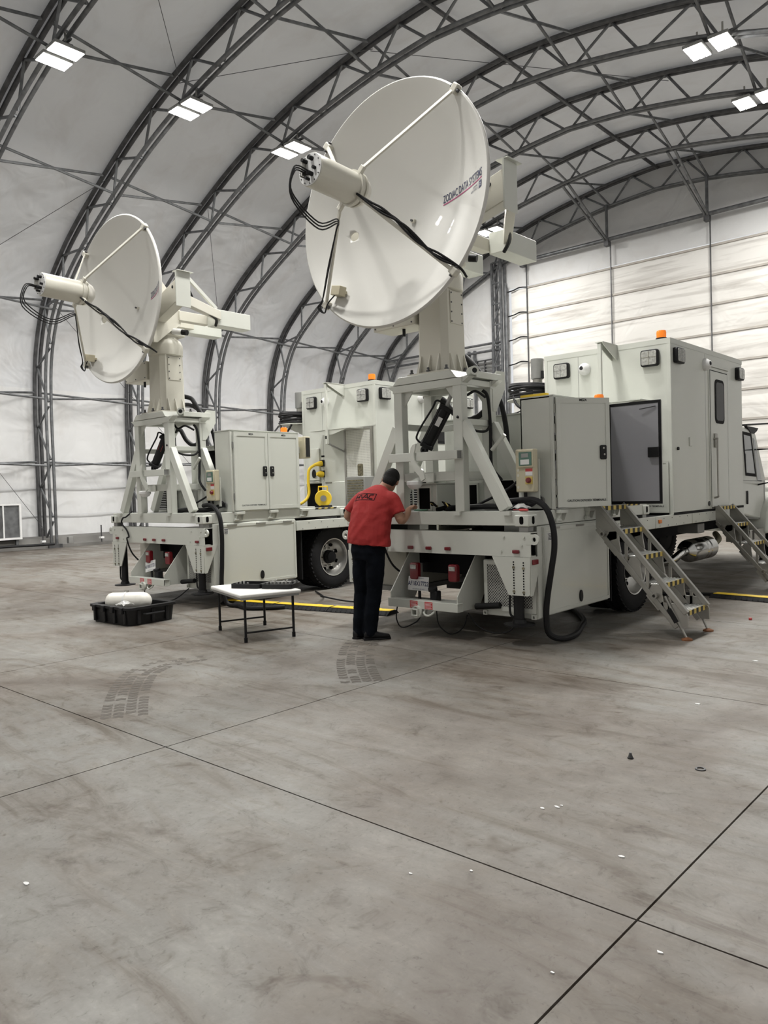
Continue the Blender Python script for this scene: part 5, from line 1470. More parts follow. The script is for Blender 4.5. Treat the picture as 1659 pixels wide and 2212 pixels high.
    # coiled hose on the shelter side, grey mast stub
    zc, cxx, cyy = 2.86, -0.93, 3.62
    co = Thing('hose_coil', 'coil of black hose hung beside the %s shelter' % w, 'hose', (cxx, cyy, 2.8), T)
    for k in range(6):
        rr = 0.31 - 0.012 * (k % 3)
        z = zc + 0.036 * k
        co.part('hose_turn', MB().path([(cxx + rr * math.cos(2 * PI * j / 28), cyy + rr * math.sin(2 * PI * j / 28), z + 0.02 * math.sin(2 * PI * j / 28 + k)) for j in range(28)], 0.021, 8, closed=True), 'cable')
    co.part('hose_tray', MB().lathe([(0.10, -0.05), (0.34, -0.05), (0.34, -0.035), (0.10, -0.035)], (cxx, cyy, zc), (0, 0, 1), 28), 'white')
    co.part('tray_bracket', MB().prism([(-0.60, zc - 0.05), (-1.2, zc - 0.05), (-1.2, zc - 0.07), (-0.60, zc - 0.3)], cyy - 0.02, cyy + 0.02, 'xz'), 'white')
    co.part('hose_end', MB().path(spline([(cxx - 0.1, cyy - 0.30, zc), (cxx, cyy - 0.36, zc - 0.14), (cxx + 0.14, cyy - 0.36, zc - 0.2), (cxx + 0.22, cyy - 0.3, zc - 0.06)], 5), 0.020, 8), 'cable')
    gm = Thing('antenna_stub', 'grey cylindrical antenna housing beside the %s shelter' % w, 'antenna', (-0.80, cyy, zc + 0.2), T)
    gm.part('housing', MB().lathe([(0.075, 0.05), (0.092, 0.06), (0.092, 0.345), (0.084, 0.35)], (-0.80, cyy, zc + 0.2), (0, 0, 1), 24), 'gray')
    gm.part('neck', MB().lathe([(0.07, -0.25), (0.07, 0.06)], (-0.80, cyy, zc + 0.2), (0, 0, 1), 20), 'alu')
    gm.part('clasp', MB().box(-0.71, -0.68, cyy - 0.05, cyy - 0.02, zc + 0.25, zc + 0.36), 'black')
single('yellow_level', 'flat yellow plastic strip lying on the nearer cabinet roof', 'strip', MB().box(0.80, 1.10, 0.56, 0.62, 2.46, 2.49).box(0.84, 0.88, 0.55, 0.63, 2.457, 2.462), 'yellow', (0.95, 0.6, 2.457), TA, bevel=0.005)
# second, far-side control box by the farther cabinet
cb2 = Thing('meter_box', 'slim beige meter box with dark window at the farther cabinet end', 'meter box', (1.10, 1.90, 2.0), TB)
mb_ = cb2.part('enclosure', MB().box(1.02, 1.24, 1.86, 1.97, 2.07, 2.40), 'beige', bevel=0.008)
cb2.part('window', MB().box(1.24, 1.246, 1.875, 1.955, 2.09, 2.38), 'glass_dark', mb_)
cb2.part('bracket', MB().box(1.08, 1.12, 1.765, 1.86, 2.15, 2.25), 'white', mb_)
# work gloves and cables by the man
gl = Thing('work_gloves', 'pair of dark work gloves lying under the nearer tower', 'gloves', (0.14, 0.12, DK), TA)
for gx, gy, a in ((0.06, 0.14, 0.5), (0.20, 0.12, -0.3)):
    c, s = math.cos(a), math.sin(a)
    hp_ = gl.part('palm', MB().cbox((gx, gy, DK + 0.035), 0.13, 0.075, 0.045, Matrix.Rotation(a, 3, 'Z') @ Matrix.Rotation(-0.25, 3, 'Y')), 'void', bevel=0.015)
    for k in range(4):
        o = -0.03 + 0.02 * k
        p0 = Vector((gx - 0.05 * c - o * s, gy - 0.05 * s + o * c, DK + 0.055))
        p1 = p0 + Vector((-0.07 * c, -0.07 * s, 0.05 - 0.012 * k))
        gl.part('finger', MB().path([p0, p0.lerp(p1, 0.6) + Vector((0, 0, 0.012)), p1], [0.012, 0.011, 0.008], 8), 'yellow_tape' if k == 1 else 'void', hp_)
single('green_cloth', 'small green rag on the nearer skid edge', 'rag', MB().cbox((-0.16, 0.06, DK + 0.022), 0.14, 0.07, 0.012, Matrix.Rotation(0.3, 3, 'Z')), 'teal', (-0.16, 0.06, DK + 0.02), TA, bevel=0.005)
pb = MB()
random.seed(3)
vs, fs = [], []
for i in range(7):
    for j in range(7):
        vs.append((0.98 + 0.03 * i, 0.03 + 0.022 * j, DK + 0.02 + 0.05 * math.exp(-((i - 3) ** 2 + (j - 3) ** 2) / 6) + random.uniform(0, 0.02)))
for i in range(6):
    for j in range(6):
        fs.append((i * 7 + j, (i + 1) * 7 + j, (i + 1) * 7 + j + 1, i * 7 + j + 1))
single('plastic_bag', 'crumpled clear plastic bag on the nearer skid corner', 'bag', pb.add(vs, fs), 'plastic_bag', (1.07, 0.1, DK), TA)
single('screwdriver', 'screwdriver with red grip on the nearer skid corner', 'screwdriver', MB().tube((1.10, 0.02, DK + 0.02), (1.20, 0.0, DK + 0.02), 0.012, 10).tube((1.10, 0.02, DK + 0.02), (1.02, 0.03, DK + 0.02), 0.004, 6), 'red_label', (1.1, 0.02, DK), TA)

# yellow cord reel and its cord on the farther skid
rl = Thing('cord_reel', 'yellow cord reel standing on the farther skid edge', 'cord reel', (0.95, 2.30, DK), TB)
ry = 2.50
fl = rl.part('drum', MB().lathe([(0.125, -0.08), (0.135, -0.07), (0.135, 0.07), (0.125, 0.08)], (0.93, ry, DK + 0.14), (0.75, -0.66, 0), 32), 'yellow')
rl.part('hub', MB().lathe([(0.05, 0.0), (0.05, 0.02)], Vector((0.93, ry, DK + 0.14)) + Vector((0.75, -0.66, 0)) * 0.08, (0.75, -0.66, 0), 18), 'gray', fl)
rl.part('carry_handle', MB().path([(0.88, ry - 0.05, DK + 0.25), (0.88, ry - 0.05, DK + 0.33), (0.98, ry + 0.05, DK + 0.33), (0.98, ry + 0.05, DK + 0.25)], 0.014, 8), 'yellow')
rl.part('stand', MB().box(0.82, 1.04, ry - 0.09, ry + 0.09, DK, DK + 0.03), 'black')
cable('shore_power_cord', 'thick yellow power cord hanging from the farther shelter socket', [(-0.13, 3.32, 2.03), (-0.17, 3.22, 1.95), (-0.18, 3.20, 1.75), (-0.16, 3.18, 1.5), (-0.20, 3.05, 1.36), (-0.34, 2.9, 1.33), (-0.6, 2.7, 1.33)], 0.026, 'yellow', T=TB, n=10, cat='cord')

# ---------------------------------------------------------------- boarding stairs
def stairs(T, y0, y1, dx, dz, lab, n=4, ground=True):
    t = Thing('boarding_stairs', lab, 'stairs', (1.8 + dx, (y0 + y1) / 2, 0), T, group='aluminium boarding stairs')
    X = lambda x: x + dx
    Z = lambda z: max(z + dz, 0.02)
    for y in (y0, y1):
        th = 0.022
        st = t.part('stringer_top', MB().bar((X(1.36), y, Z(1.325)), (X(2.262), y, Z(0.262)), 0.045, 0.05, (1, 0, 1)), 'alu', bevel=0.004)
        t.part('stringer_bottom', MB().bar((X(1.345), y, Z(1.085)), (X(2.17), y, Z(0.118)), 0.045, 0.05, (1, 0, 1)), 'alu', bevel=0.004)
        t.part('hanger_plate', MB().prism([(X(1.33), Z(1.32)), (X(1.385), Z(1.32)), (X(1.56), Z(1.09)), (X(1.56), Z(0.98)), (X(1.46), Z(0.95)), (X(1.33), Z(1.095))], y - th / 2, y + th / 2, 'xz'), 'alu')
        t.part('foot_plate', MB().prism([(X(2.262), Z(0.262)), (X(2.275), Z(0.24)), (X(2.275), Z(0.125)), (X(2.14), Z(0.125)), (X(1.99), Z(0.30)), (X(2.02), Z(0.36)), (X(2.18), Z(0.345))], y - th / 2, y + th / 2, 'xz'), 'alu')
        for xa, za in ((1.58, 1.06), (1.80, 0.80), (2.02, 0.53)):
            # web plate behind each tread leaves triangular windows between
            t.part('stringer_web', MB().prism([(X(xa - 0.10), Z(za - 0.01)), (X(xa + 0.0), Z(za - 0.0)), (X(xa - 0.0), Z(za - 0.10)), (X(xa + 0.02), Z(za - 0.22)), (X(xa - 0.04), Z(za - 0.26)), (X(xa - 0.16), Z(za - 0.12))], y - th / 2, y + th / 2, 'xz'), 'alu')
            t.part('stringer_rib', MB().bar((X(xa + 0.075), y, Z(za - 0.12)), (X(xa + 0.075), y, Z(za - 0.31)), th, 0.028, (1, 0, 0)), 'alu')
        s = -1 if y == y0 else 1
        for kx, kz in ((1.419, 1.03), (1.96, 0.42)):
            t.part('pivot_knob', MB().ring((X(kx), y + s * 0.03, Z(kz)), (0, 1, 0), 0.016, 0.030, 0.06, 16), 'alu')
        if ground:
            rod = t.part('leg_rod', MB().tube((X(2.06), y + s * 0.03, Z(0.42)), (2.255 + dx + 0.0, y + s * 0.0, 0.02), 0.013, 10), 'alu')
            t.part('leg_clamp', MB().bar((X(2.10), y + s * 0.035, Z(0.30)), (X(2.17), y + s * 0.02, Z(0.17)), 0.03, 0.045), 'black', rod)
            t.part('foot_disc', MB().lathe([(0.052, 0.0), (0.052, 0.014), (0.03, 0.022), (0.012, 0.03)], (2.26 + dx, y, 0.0), (0, 0, 1), 20), 'rust', rod)
    for xa, za in ((1.58, 1.07), (1.80, 0.81), (2.02, 0.535), (2.235, 0.27))[:n]:
        tr = t.part('tread', MB().box(X(xa - 0.215), X(xa), y0 + 0.02, y1 - 0.02, Z(za) - 0.02, Z(za)), 'alu_bright', bevel=0.003)
        for k in range(6):
            xx = xa - 0.20 + 0.036 * k
            t.part('tread_rib', MB().box(X(xx), X(xx + 0.014), y0 + 0.03, y1 - 0.03, Z(za), Z(za) + 0.006), 'alu_bright', tr)
        w = (y1 - y0 - 0.04) / 9
        for k in range(9):
            ya = y0 + 0.02 + w * k
            t.part('nosing_stripe', MB().prism([(ya, Z(za) - 0.048), (ya + w, Z(za) - 0.048), (ya + w, Z(za)), (ya, Z(za))], X(xa), X(xa + 0.004), 'yz'), 'tape_black' if k % 2 else 'yellow_tape', tr)
    t.part('top_plate', MB().box(X(1.24) if dx > -0.01 else 1.24, X(1.40), y0, y1, Z(1.305), Z(1.32)), 'alu')
    w = (y1 - y0) / 9
    for k in range(9):
        t.part('top_stripe', MB().box(X(1.40), X(1.404), y0 + w * k, y0 + w * (k + 1), Z(1.27), Z(1.315)), 'tape_black' if k % 2 else 'yellow_tape')
    return t
stairs(TA, 1.14, 1.72, 0, 0, 'aluminium boarding stairs at the open cabinet of the nearer truck')
stairs(TA, 4.94, 5.54, -0.068, -0.14, 'aluminium boarding stairs at the shelter entry door, cut by the picture edge')

# ---------------------------------------------------------------- folding table with tool case
ft = Thing('folding_table', 'small white folding table with black legs beside the farther truck', 'table', (-6.80, 5.34, 0))
fr = Matrix.Rotation(R(-18.5), 3, 'Z')
fc = Vector((-6.80, 5.34, 0))
def fw(p):
    return fc + fr @ Vector(p)
ft.part('table_top', MB().box(-0.51, 0.51, -0.345, 0.345, 0.475, 0.512).xf(fw), 'table', bevel=0.012)
ft.part('edge_band', MB().frame([(-0.49, -0.325), (0.49, -0.325), (0.49, 0.325), (-0.49, 0.325)], [(-0.46, -0.295), (0.46, -0.295), (0.46, 0.295), (-0.46, 0.295)], 0.45, 0.475, 'xy').xf(fw), 'gray')
for sx in (-1, 1):
    for sy in (-1, 1):
        lg = ft.part('leg', MB().tube((sx * 0.44, sy * 0.27, 0), (sx * 0.44, sy * 0.27, 0.475), 0.014, 12).xf(fw), 'black')
        ft.part('leg_sleeve', MB().tube((sx * 0.44, sy * 0.27, 0.0), (sx * 0.44, sy * 0.27, 0.05), 0.019, 12).xf(fw), 'rubber', lg)
    ft.part('leg_rail', MB().tube((sx * 0.44, -0.27, 0.10), (sx * 0.44, 0.27, 0.10), 0.010, 10).xf(fw), 'black')
    ft.part('leg_brace', MB().bar((sx * 0.44, 0.0, 0.46), (sx * 0.22, 0.0, 0.47), 0.02, 0.006).xf(fw), 'black')
tc = Thing('tool_case', 'open black tool case full of sockets on the folding table', 'tool case', (-6.74, 5.42, 0.513))
tr_ = Matrix.Rotation(R(24), 3, 'Z')
tcc = Vector((-6.70, 5.42, 0.513))
def tw(p):
    return tcc + tr_ @ Vector(p)
for sx, nm in ((-1, 'lid_tray'), (1, 'base_tray')):
    x0, x1 = (-0.37, -0.005) if sx < 0 else (0.005, 0.37)
    tray = tc.part(nm, MB().prism(rrect(x0, x1, -0.14, 0.14, 0.04), 0.0, 0.018, 'xy').xf(tw), 'black')
    tc.part('tray_wall', MB().frame(rrect(x0, x1, -0.14, 0.14, 0.04), rrect(x0 + 0.015, x1 - 0.015, -0.125, 0.125, 0.03), 0.018, 0.05, 'xy').xf(tw), 'black', tray)
    random.seed(11)
    for k in range(14 if sx > 0 else 4):
        px, py = x0 + 0.05 + 0.045 * (k % 7), -0.07 + 0.13 * (k // 7)
        tc.part('socket', MB().lathe([(0.013, 0), (0.013, 0.04 + 0.01 * (k % 3))], (px, py, 0.02), (0, 0, 1), 8).xf(tw), 'alu_bright' if k % 3 else 'gray', tray)
tc.part('ratchet', MB().tube((0.05, 0.02, 0.055), (0.30, 0.03, 0.06), 0.012, 10).xf(tw), 'chrome')
tc.part('latch', MB().box(-0.39, -0.36, -0.06, 0.02, 0.015, 0.04).xf(tw), 'red_label')

# ---------------------------------------------------------------- transit case with a spare feed radome lying on it
kc = Thing('transit_case', 'black plastic transit case open on the floor', 'case', (-8.82, 5.08, 0))
kr = Matrix.Rotation(R(3), 3, 'Z')
kcc = Vector((-8.88, 5.04, 0))
def kw(p):
    return kcc + kr @ Vector(p)
def tap(x, y, z, f):
    return (x * f, y * f, z)
body = MB().frame(rrect(-0.43, 0.43, -0.33, 0.33, 0.06), rrect(-0.40, 0.40, -0.30, 0.30, 0.05), 0.0, 0.20, 'xy')
body.xf(lambda p: kw((p.x * (0.94 + 0.06 * p.z / 0.2), p.y * (0.94 + 0.06 * p.z / 0.2), p.z)))
bd = kc.part('shell', body, 'black')
kc.part('rim', MB().frame(rrect(-0.455, 0.455, -0.355, 0.355, 0.07), rrect(-0.38, 0.38, -0.28, 0.28, 0.04), 0.195, 0.225, 'xy').xf(kw), 'black', bd)
kc.part('foam', MB().box(-0.38, 0.38, -0.285, 0.285, 0.0, 0.11).xf(kw), 'void', bd)
for k in range(4):
    x = -0.33 + 0.22 * k
    kc.part('rib', MB().box(x - 0.022, x + 0.022, -0.345, -0.31, 0.02, 0.19).xf(kw), 'black', bd, bevel=0.008)
for k in range(3):
    y = -0.2 + 0.2 * k
    kc.part('rib', MB().box(0.41, 0.44, y - 0.022, y + 0.022, 0.02, 0.19).xf(kw), 'black', bd, bevel=0.008)
for k in range(4):
    x = -0.30 + 0.2 * k
    kc.part('latch', MB().box(x - 0.03, x + 0.03, -0.375, -0.345, 0.15, 0.225).xf(kw), 'black', bd, bevel=0.006)
kc.part('carry_handle', MB().path([kw(p) for p in ((0.44, -0.14, 0.13), (0.47, -0.13, 0.13), (0.47, 0.13, 0.13), (0.44, 0.14, 0.13))], 0.014, 8), 'black', bd)
cn = Thing('feed_canister', 'white domed canister lying in the black transit case', 'canister', (-8.86, 5.05, 0.12))
d0 = Vector((0.80, 0.52, 0.02)).normalized()
c0 = Vector((-9.10, 4.88, 0.238))
ln, cr = 0.38, 0.114
cy = cn.part('tube', MB().lathe([(cr - 0.004, 0.0), (cr, 0.004), (cr, ln * 0.5 - 0.005), (cr + 0.006, ln * 0.5 - 0.004), (cr + 0.006, ln * 0.5 + 0.004), (cr, ln * 0.5 + 0.005), (cr, ln)], c0, d0, 40), 'pvc')
cn.part('dome_end', MB().lathe([(cr - 0.001, 0), (0.111, 0.04), (0.10, 0.08), (0.078, 0.112), (0.045, 0.135), (0.01, 0.142)], c0 + d0 * ln, d0, 36), 'pvc', cy)
cn.part('back_dome', MB().lathe([(cr - 0.003, 0), (0.105, 0.03), (0.085, 0.052), (0.045, 0.065), (0.01, 0.068)], c0, -d0, 36), 'pvc', cy)
cn.part('band', MB().ring(c0 + d0 * ln * 0.52, d0, cr - 0.001, cr + 0.009, 0.02, 36), 'white_label', cy)
cn.part('clasp', MB().cbox(c0 + d0 * ln * 0.52 + Vector((0, 0, cr + 0.012)), 0.05, 0.02, 0.02, Matrix.Rotation(0.6, 3, 'Z')), 'alu', cy)
vs, fs = [], []
random.seed(5)
for i in range(7):
    for j in range(6):
        vs.append(kw((0.10 + 0.03 * i, -0.31 + 0.03 * j, 0.23 + 0.05 * math.exp(-((i - 3) ** 2 + (j - 2.5) ** 2) / 5) + random.uniform(0, 0.025))))
for i in range(6):
    for j in range(5):
        fs.append((i * 6 + j, (i + 1) * 6 + j, (i + 1) * 6 + j + 1, i * 6 + j + 1))
single('parts_bag', 'crinkled clear parts bag on the black transit case', 'bag', MB().add(vs, fs), 'plastic_bag', kw((0.2, -0.25, 0.22)))

# ---------------------------------------------------------------- cable protector ramps
def ramp(p, q, lab, segs):
    p, q = Vector(p), Vector(q)
    d = (q - p) / segs
    yaw = math.atan2(d.y, d.x)
    for k in range(segs):
        a = p + d * k
        ctr = a + d / 2
        L = d.length - 0.01
        rot = Matrix.Rotation(yaw, 3, 'Z')
        t = Thing('cable_ramp', lab[k], 'cable ramp', ctr, group='yellow and black cable ramps')
        def f(v):
            return ctr + rot @ Vector(v)
        bs = t.part('base', MB().prism([(-0.145, 0), (0.145, 0), (0.145, 0.008), (0.07, 0.048), (-0.07, 0.048), (-0.145, 0.008)], -L / 2, L / 2, 'yz').xf(f), 'rubber')
        t.part('lid', MB().box(-L / 2 + 0.02, L / 2 - 0.01, -0.068, 0.068, 0.048, 0.056).xf(f), 'yellow', bs, bevel=0.003)
        n = 12
        for j in range(n):
            x = -L / 2 + 0.05 + (L - 0.1) * j / (n - 1)
            for s in (-1, 1):
                t.part('tread_rib', MB().bar((x, s * 0.08, 0.046), (x + 0.02, s * 0.138, 0.014), 0.016, 0.006).xf(f), 'rubber', bs)
        for x in (-0.2, 0.2):
            t.part('lug', MB().box(x - 0.04, x + 0.04, 0.066, 0.095, 0.045, 0.054).xf(f), 'yellow', bs)
ramp((-9.05, 6.60, 0), (-6.33, 7.12, 0), ['cable ramp seen behind the folding table legs', 'middle cable ramp between table and man', 'cable ramp ending beside the nearer truck'], 3)
ramp((-3.62, 10.52, 0), (-1.0, 10.25, 0), ['cable ramp beyond the stairs, end piece', 'cable ramp beyond the stairs, middle piece', 'cable ramp beyond the stairs, outermost piece'], 3)
cable('floor_cable', 'black cable loop from the farther truck to the table area', [(-8.75, 8.05, 0.02), (-8.2, 7.7, 0.02), (-7.8, 7.3, 0.10), (-7.5, 7.55, 0.02), (-7.15, 7.8, 0.02)], 0.012)
cable('floor_cable', 'black cable pair entering the ramp beyond the stairs', [(-3.62, 10.52, 0.03), (-4.1, 10.3, 0.03), (-4.6, 9.9, 0.03), (-5.0, 9.2, 0.03)], 0.022)
cable('hanging_cord', 'thin black cord sagging below the nearer tow hitch', [(-0.40, -0.1, 0.30), (-0.42, -0.1, 0.15), (-0.34, -0.1, 0.06), (-0.15, -0.08, 0.14), (-0.06, -0.1, 0.24)], 0.007, T=TA)
cable('hanging_cord', 'thin black cord loop between nearer hitch and cooler box', [(0.02, 0.05, 0.26), (0.05, 0.05, 0.10), (0.20, 0.05, 0.02), (0.36, 0.05, 0.10), (0.42, 0.05, 0.24)], 0.006, T=TA)
cable('hanging_cord', 'thin black cord sagging to the nearer cooler box', [(0.43, 0.06, 0.26), (0.52, 0.08, 0.14), (0.68, 0.1, 0.08), (0.86, 0.15, 0.10), (0.95, 0.2, 0.24)], 0.006, T=TA)
cable('hanging_cord', 'thin black cord drooping under the farther tow hitch', [(-0.08, -0.16, 0.26), (-0.02, -0.16, 0.10), (0.2, -0.1, 0.05), (0.45, 0.0, 0.09), (0.62, 0.13, 0.24)], 0.008, T=TB)
cable('bumper_lead', 'black lead clipped to the nearer bumper beside the man', [(-0.66, 0.05, 1.32), (-0.62, -0.03, 1.20), (-0.58, -0.03, 1.12), (-0.60, -0.03, 1.0), (-0.63, -0.03, 0.92), (-0.62, 0.1, 0.7), (-0.55, 0.3, 0.55), (-0.40, 0.45, 0.46)], 0.012, T=TA)
cable('bumper_lead', 'black lead draped over the farther bumper', [(-0.70, 0.05, 1.34), (-0.72, -0.04, 1.26), (-0.80, -0.05, 1.24), (-0.86, -0.04, 1.16), (-0.74, -0.03, 1.06), (-0.68, -0.03, 0.96), (-0.74, -0.03, 0.92), (-0.74, 0.05, 0.70), (-0.66, 0.2, 0.5)], 0.012, T=TB)

# ---------------------------------------------------------------- wall cooler, stakes and small things by the long wall
wc = Thing('wall_cooler', 'white framed fan cooler standing by the long cloth wall', 'cooler', (-24.55, 9.4, 0))
cs = wc.part('casing', MB().box(-24.95, -24.5, 8.30, 10.18, 0.36, 1.42), 'galv')
wc.part('front_frame', MB().frame([(8.28, 0.34), (10.20, 0.34), (10.20, 1.45), (8.28, 1.45)], [(8.33, 0.40), (10.14, 0.40), (10.14, 1.40), (8.33, 1.40)], -24.5, -24.44, 'yz'), 'white_label', cs)
for y in (9.20, 9.66):
    wc.part('mullion', MB().box(-24.5, -24.45, y - 0.02, y + 0.02, 0.40, 1.40), 'white_label', cs)
wc.part('fan_disc', MB().lathe([(0.36, 0), (0.36, 0.03), (0.10, 0.05)], (-24.5, 9.30, 0.90), (1, 0, 0), 32), 'galv_dark', cs)
for y in (8.4, 10.08):
    wc.part('leg', MB().box(-24.62, -24.52, y - 0.04, y + 0.04, 0, 0.36), 'galv')
for y, lab in ((10.64, 'thin ground stake between the wall cooler and an arch foot'), (12.58, 'thin ground stake by the long wall behind the smaller dish')):
    s = Thing('ground_stake', lab, 'stake', (-24.0, y, 0.1))
    s.part('rod', MB().tube((-24.0, y, 0.1), (-24.0, y, 0.66), 0.022, 8), 'galv_dark')
    s.part('clip', MB().box(-24.07, -23.93, y - 0.06, y + 0.06, 0.22, 0.28), 'white_label')
cable('wall_cable', 'black cable lying along the kerb by the wall cooler', [(-23.9, 8.2, 0.14), (-24.0, 9.4, 0.16), (-23.9, 10.4, 0.15), (-23.9, 10.95, 0.15)], 0.04)
single('junction_pod', 'small grey junction pod at the foot of an arch', 'junction box', MB().box(-23.9, -23.75, 11.35, 11.5, 0.14, 0.35), 'gray', (-23.8, 11.4, 0.14), bevel=0.01)

# ---------------------------------------------------------------- small litter and tyre prints on the floor
bt = Thing('floor_bolt', 'small dark cone-shaped bolt standing on the floor', 'bolt', (-1.9, 3.9, 0))
def ground(px, py):
    c = (px - 829.5) / 1660.84, (py - 1106.0) / 1660.84
    d = _rr * c[0] + _dd * c[1] + _f
    return Vector((0, 0, CAM_H)) + d * (CAM_H / -d.z)
g = ground(1362, 1638)
bt.o.location = g
bt.base = Vector((0, 0, 0))
bt.part('head', MB().lathe([(0.015, 0), (0.014, 0.008), (0.009, 0.022), (0.007, 0.032)], (0, 0, 0), (0, 0, 1), 10), 'galv_dark')
bt.part('washer', MB().lathe([(0.018, 0), (0.018, 0.004)], (0, 0, 0), (0, 0, 1), 14), 'black')
single('metal_ring', 'thin dark metal ring lying flat on the floor', 'ring', MB().ring((0, 0, 0.003), (0, 0, 1), 0.018, 0.028, 0.006, 18), 'galv_dark', (0, 0, 0), ground(1513, 1662))
random.seed(21)
for k, (px, py, w, lab) in enumerate(((1172, 1747, 0.03, 'white paint chip, leftmost of a small cluster'), (1203, 1744, 0.034, 'white paint chip in the middle of a small cluster'), (1213, 1741, 0.022, 'white paint chip beside another in a small cluster'), (1342, 1851, 0.03, 'pale paint chip near the floor joint crossing'), (887, 1888, 0.02, 'lone pale chip on bare floor, left of another'), (1018, 1882, 0.02, 'lone pale chip beside the long joint'), (56, 1910, 0.035, 'curled white chip near the near floor edge'), (1507, 1521, 0.05, 'white paper scrap on the floor beyond the bolt'), (1632, 1428, 0.05, 'pale scrap at the picture edge on the floor'), (1425, 2058, 0.025, 'pale chip beyond the joint crossing'), (1193, 2102, 0.02, 'tiny pale chip on the nearest slab'))):
    p = ground(px, py)
    w *= 0.55
    pts = [(w * random.uniform(0.5, 1) * math.cos(a), w * 0.6 * random.uniform(0.5, 1) * math.sin(a)) for a in [2 * PI * j / 7 for j in range(7)]]
    single('floor_chip', lab, 'chip', MB().prism(pts, 0.0, 0.004, 'xy'), 'white_label', (0, 0, 0), p, group='pale chips on the floor')
single('red_cap', 'tiny red cap lying on the floor near the stairs', 'cap', MB().lathe([(0.018, 0), (0.018, 0.02), (0.012, 0.024)], (0, 0, 0), (0, 0, 1), 14), 'red_label', (0, 0, 0), ground(1621, 1339))

def tyre_print(pts, width, lab, seed):
    random.seed(seed)
    P = spline(pts, 30)
    mb = MB()
    acc, last = 0, P[0]
    for i in range(1, len(P)):
        acc += (P[i] - P[i - 1]).length
        if acc < 0.072:
            continue
        acc = 0
        d = (P[i] - P[i - 1]).normalized()
        s = Vector((d.y, -d.x, 0))
        fade = i / len(P)
        for j in range(4):
            if random.random() < 0.05 + 0.45 * fade:
                continue
            w = width / 4
            m = -width / 2 + w * (j + 0.5)
            hw, hl = w * 0.42, 0.026
            z = 0.014 * (1 if j % 2 else -1)
            q = [P[i] + s * (m - hw) + d * (-hl - z), P[i] + s * m + d * (-hl + z * 0.6), P[i] + s * (m + hw) + d * (-hl - z), P[i] + s * (m + hw) + d * (hl - z), P[i] + s * m + d * (hl + z * 0.6), P[i] + s * (m - hw) + d * (hl - z)]
            mb.add([(v.x, v.y, 0.0012) for v in q], [(0, 1, 4, 5), (1, 2, 3, 4)])
    o = mk('tyre_print', mb, 'tyre_print', (AX, 11, 0))
    o.parent = floor.o
    o['kind'] = 'stuff'
    o['label'] = lab
tyre_print([ground(*q) for q in ((268, 1553), (273, 1515), (284, 1482), (310, 1452), (370, 1430), (450, 1418))], 0.34, 'dusty tyre tread print on the floor', 2)
tyre_print([ground(*q) for q in ((784, 1477), (772, 1450), (768, 1425), (776, 1395), (800, 1372))], 0.36, 'dusty tyre tread print near the man', 4)

# ================================================================== THE MAN
def loft(mb, rings, n=22, ex=0.9):
    vs, fs = [], []
    for c, a, b in rings:
        c, a, b = Vector(c), Vector(a), Vector(b)
        for j in range(n):
            t = 2 * PI * j / n
            ct, st = math.cos(t), math.sin(t)
            vs.append(c + a * math.copysign(abs(ct) ** ex, ct) + b * math.copysign(abs(st) ** ex, st))
    for i in range(len(rings) - 1):
        for j in range(n):
            k = (j + 1) % n
            fs.append((i * n + j, i * n + k, (i + 1) * n + k, (i + 1) * n + j))
    fs.append(tuple(range(n - 1, -1, -1)))
    fs.append(tuple((len(rings) - 1) * n + j for j in range(n)))
    return mb.add(vs, fs)

def limb(mb, pts, rs, n=16, sub=4, endball=True):
    """Tapering round limb through joints."""
    P = spline(pts, sub)
    Q = []
    for i in range(len(rs) - 1):
        for k in range(sub):
            t = k / sub
            t = t * t * (3 - 2 * t)
            Q.append(rs[i] + (rs[i + 1] - rs[i]) * t)
    Q.append(rs[-1])
    mb.path(P, Q, n)
    for p, r in ((P[0], Q[0]), (P[-1], Q[-1]))[:2 if endball else 1]:
        ball(mb, p, (r, r, r))
    return mb

def ball(mb, c, r, rot=None, n=14):
    vs, fs = [], []
    m = n // 2
    c = Vector(c)
    for i in range(m + 1):
        th = PI * (0.02 + 0.96 * i / m)
        for j in range(n):
            ph = 2 * PI * j / n
            p = Vector((r[0] * math.sin(th) * math.cos(ph), r[1] * math.sin(th) * math.sin(ph), r[2] * math.cos(th)))
            vs.append(c + (rot @ p if rot is not None else p))
    for i in range(m):
        for j in range(n):
            k = (j + 1) % n
            fs.append((i * n + j, (i + 1) * n + j, (i + 1) * n + k, i * n + k))
    fs.append(tuple(range(n)))
    fs.append(tuple(m * n + j for j in range(n - 1, -1, -1)))
    return mb.add(vs, fs)

def fuse(o, vox, smooth=4, fac=0.5):
    md = o.modifiers.new('remesh', 'REMESH')
    md.mode = 'VOXEL'
    md.voxel_size = vox
    md.use_smooth_shade = True
    if smooth:
        s = o.modifiers.new('smooth', 'SMOOTH')
        s.factor = fac
        s.iterations = smooth
    me = eval_mesh(o)
    m = o.data.materials[0]
    o.modifiers.clear()
    o.data = me
    if not me.materials:
        me.materials.append(m)
    me.polygons.foreach_set('use_smooth', [True] * len(me.polygons))
    return o

man = Thing('person', 'man in red T-shirt and dark trousers leaning over the nearer truck rear', 'person', (-5.53, 5.82, 0))
LAT = Vector((0.985, 0.13, -0.03)).normalized()
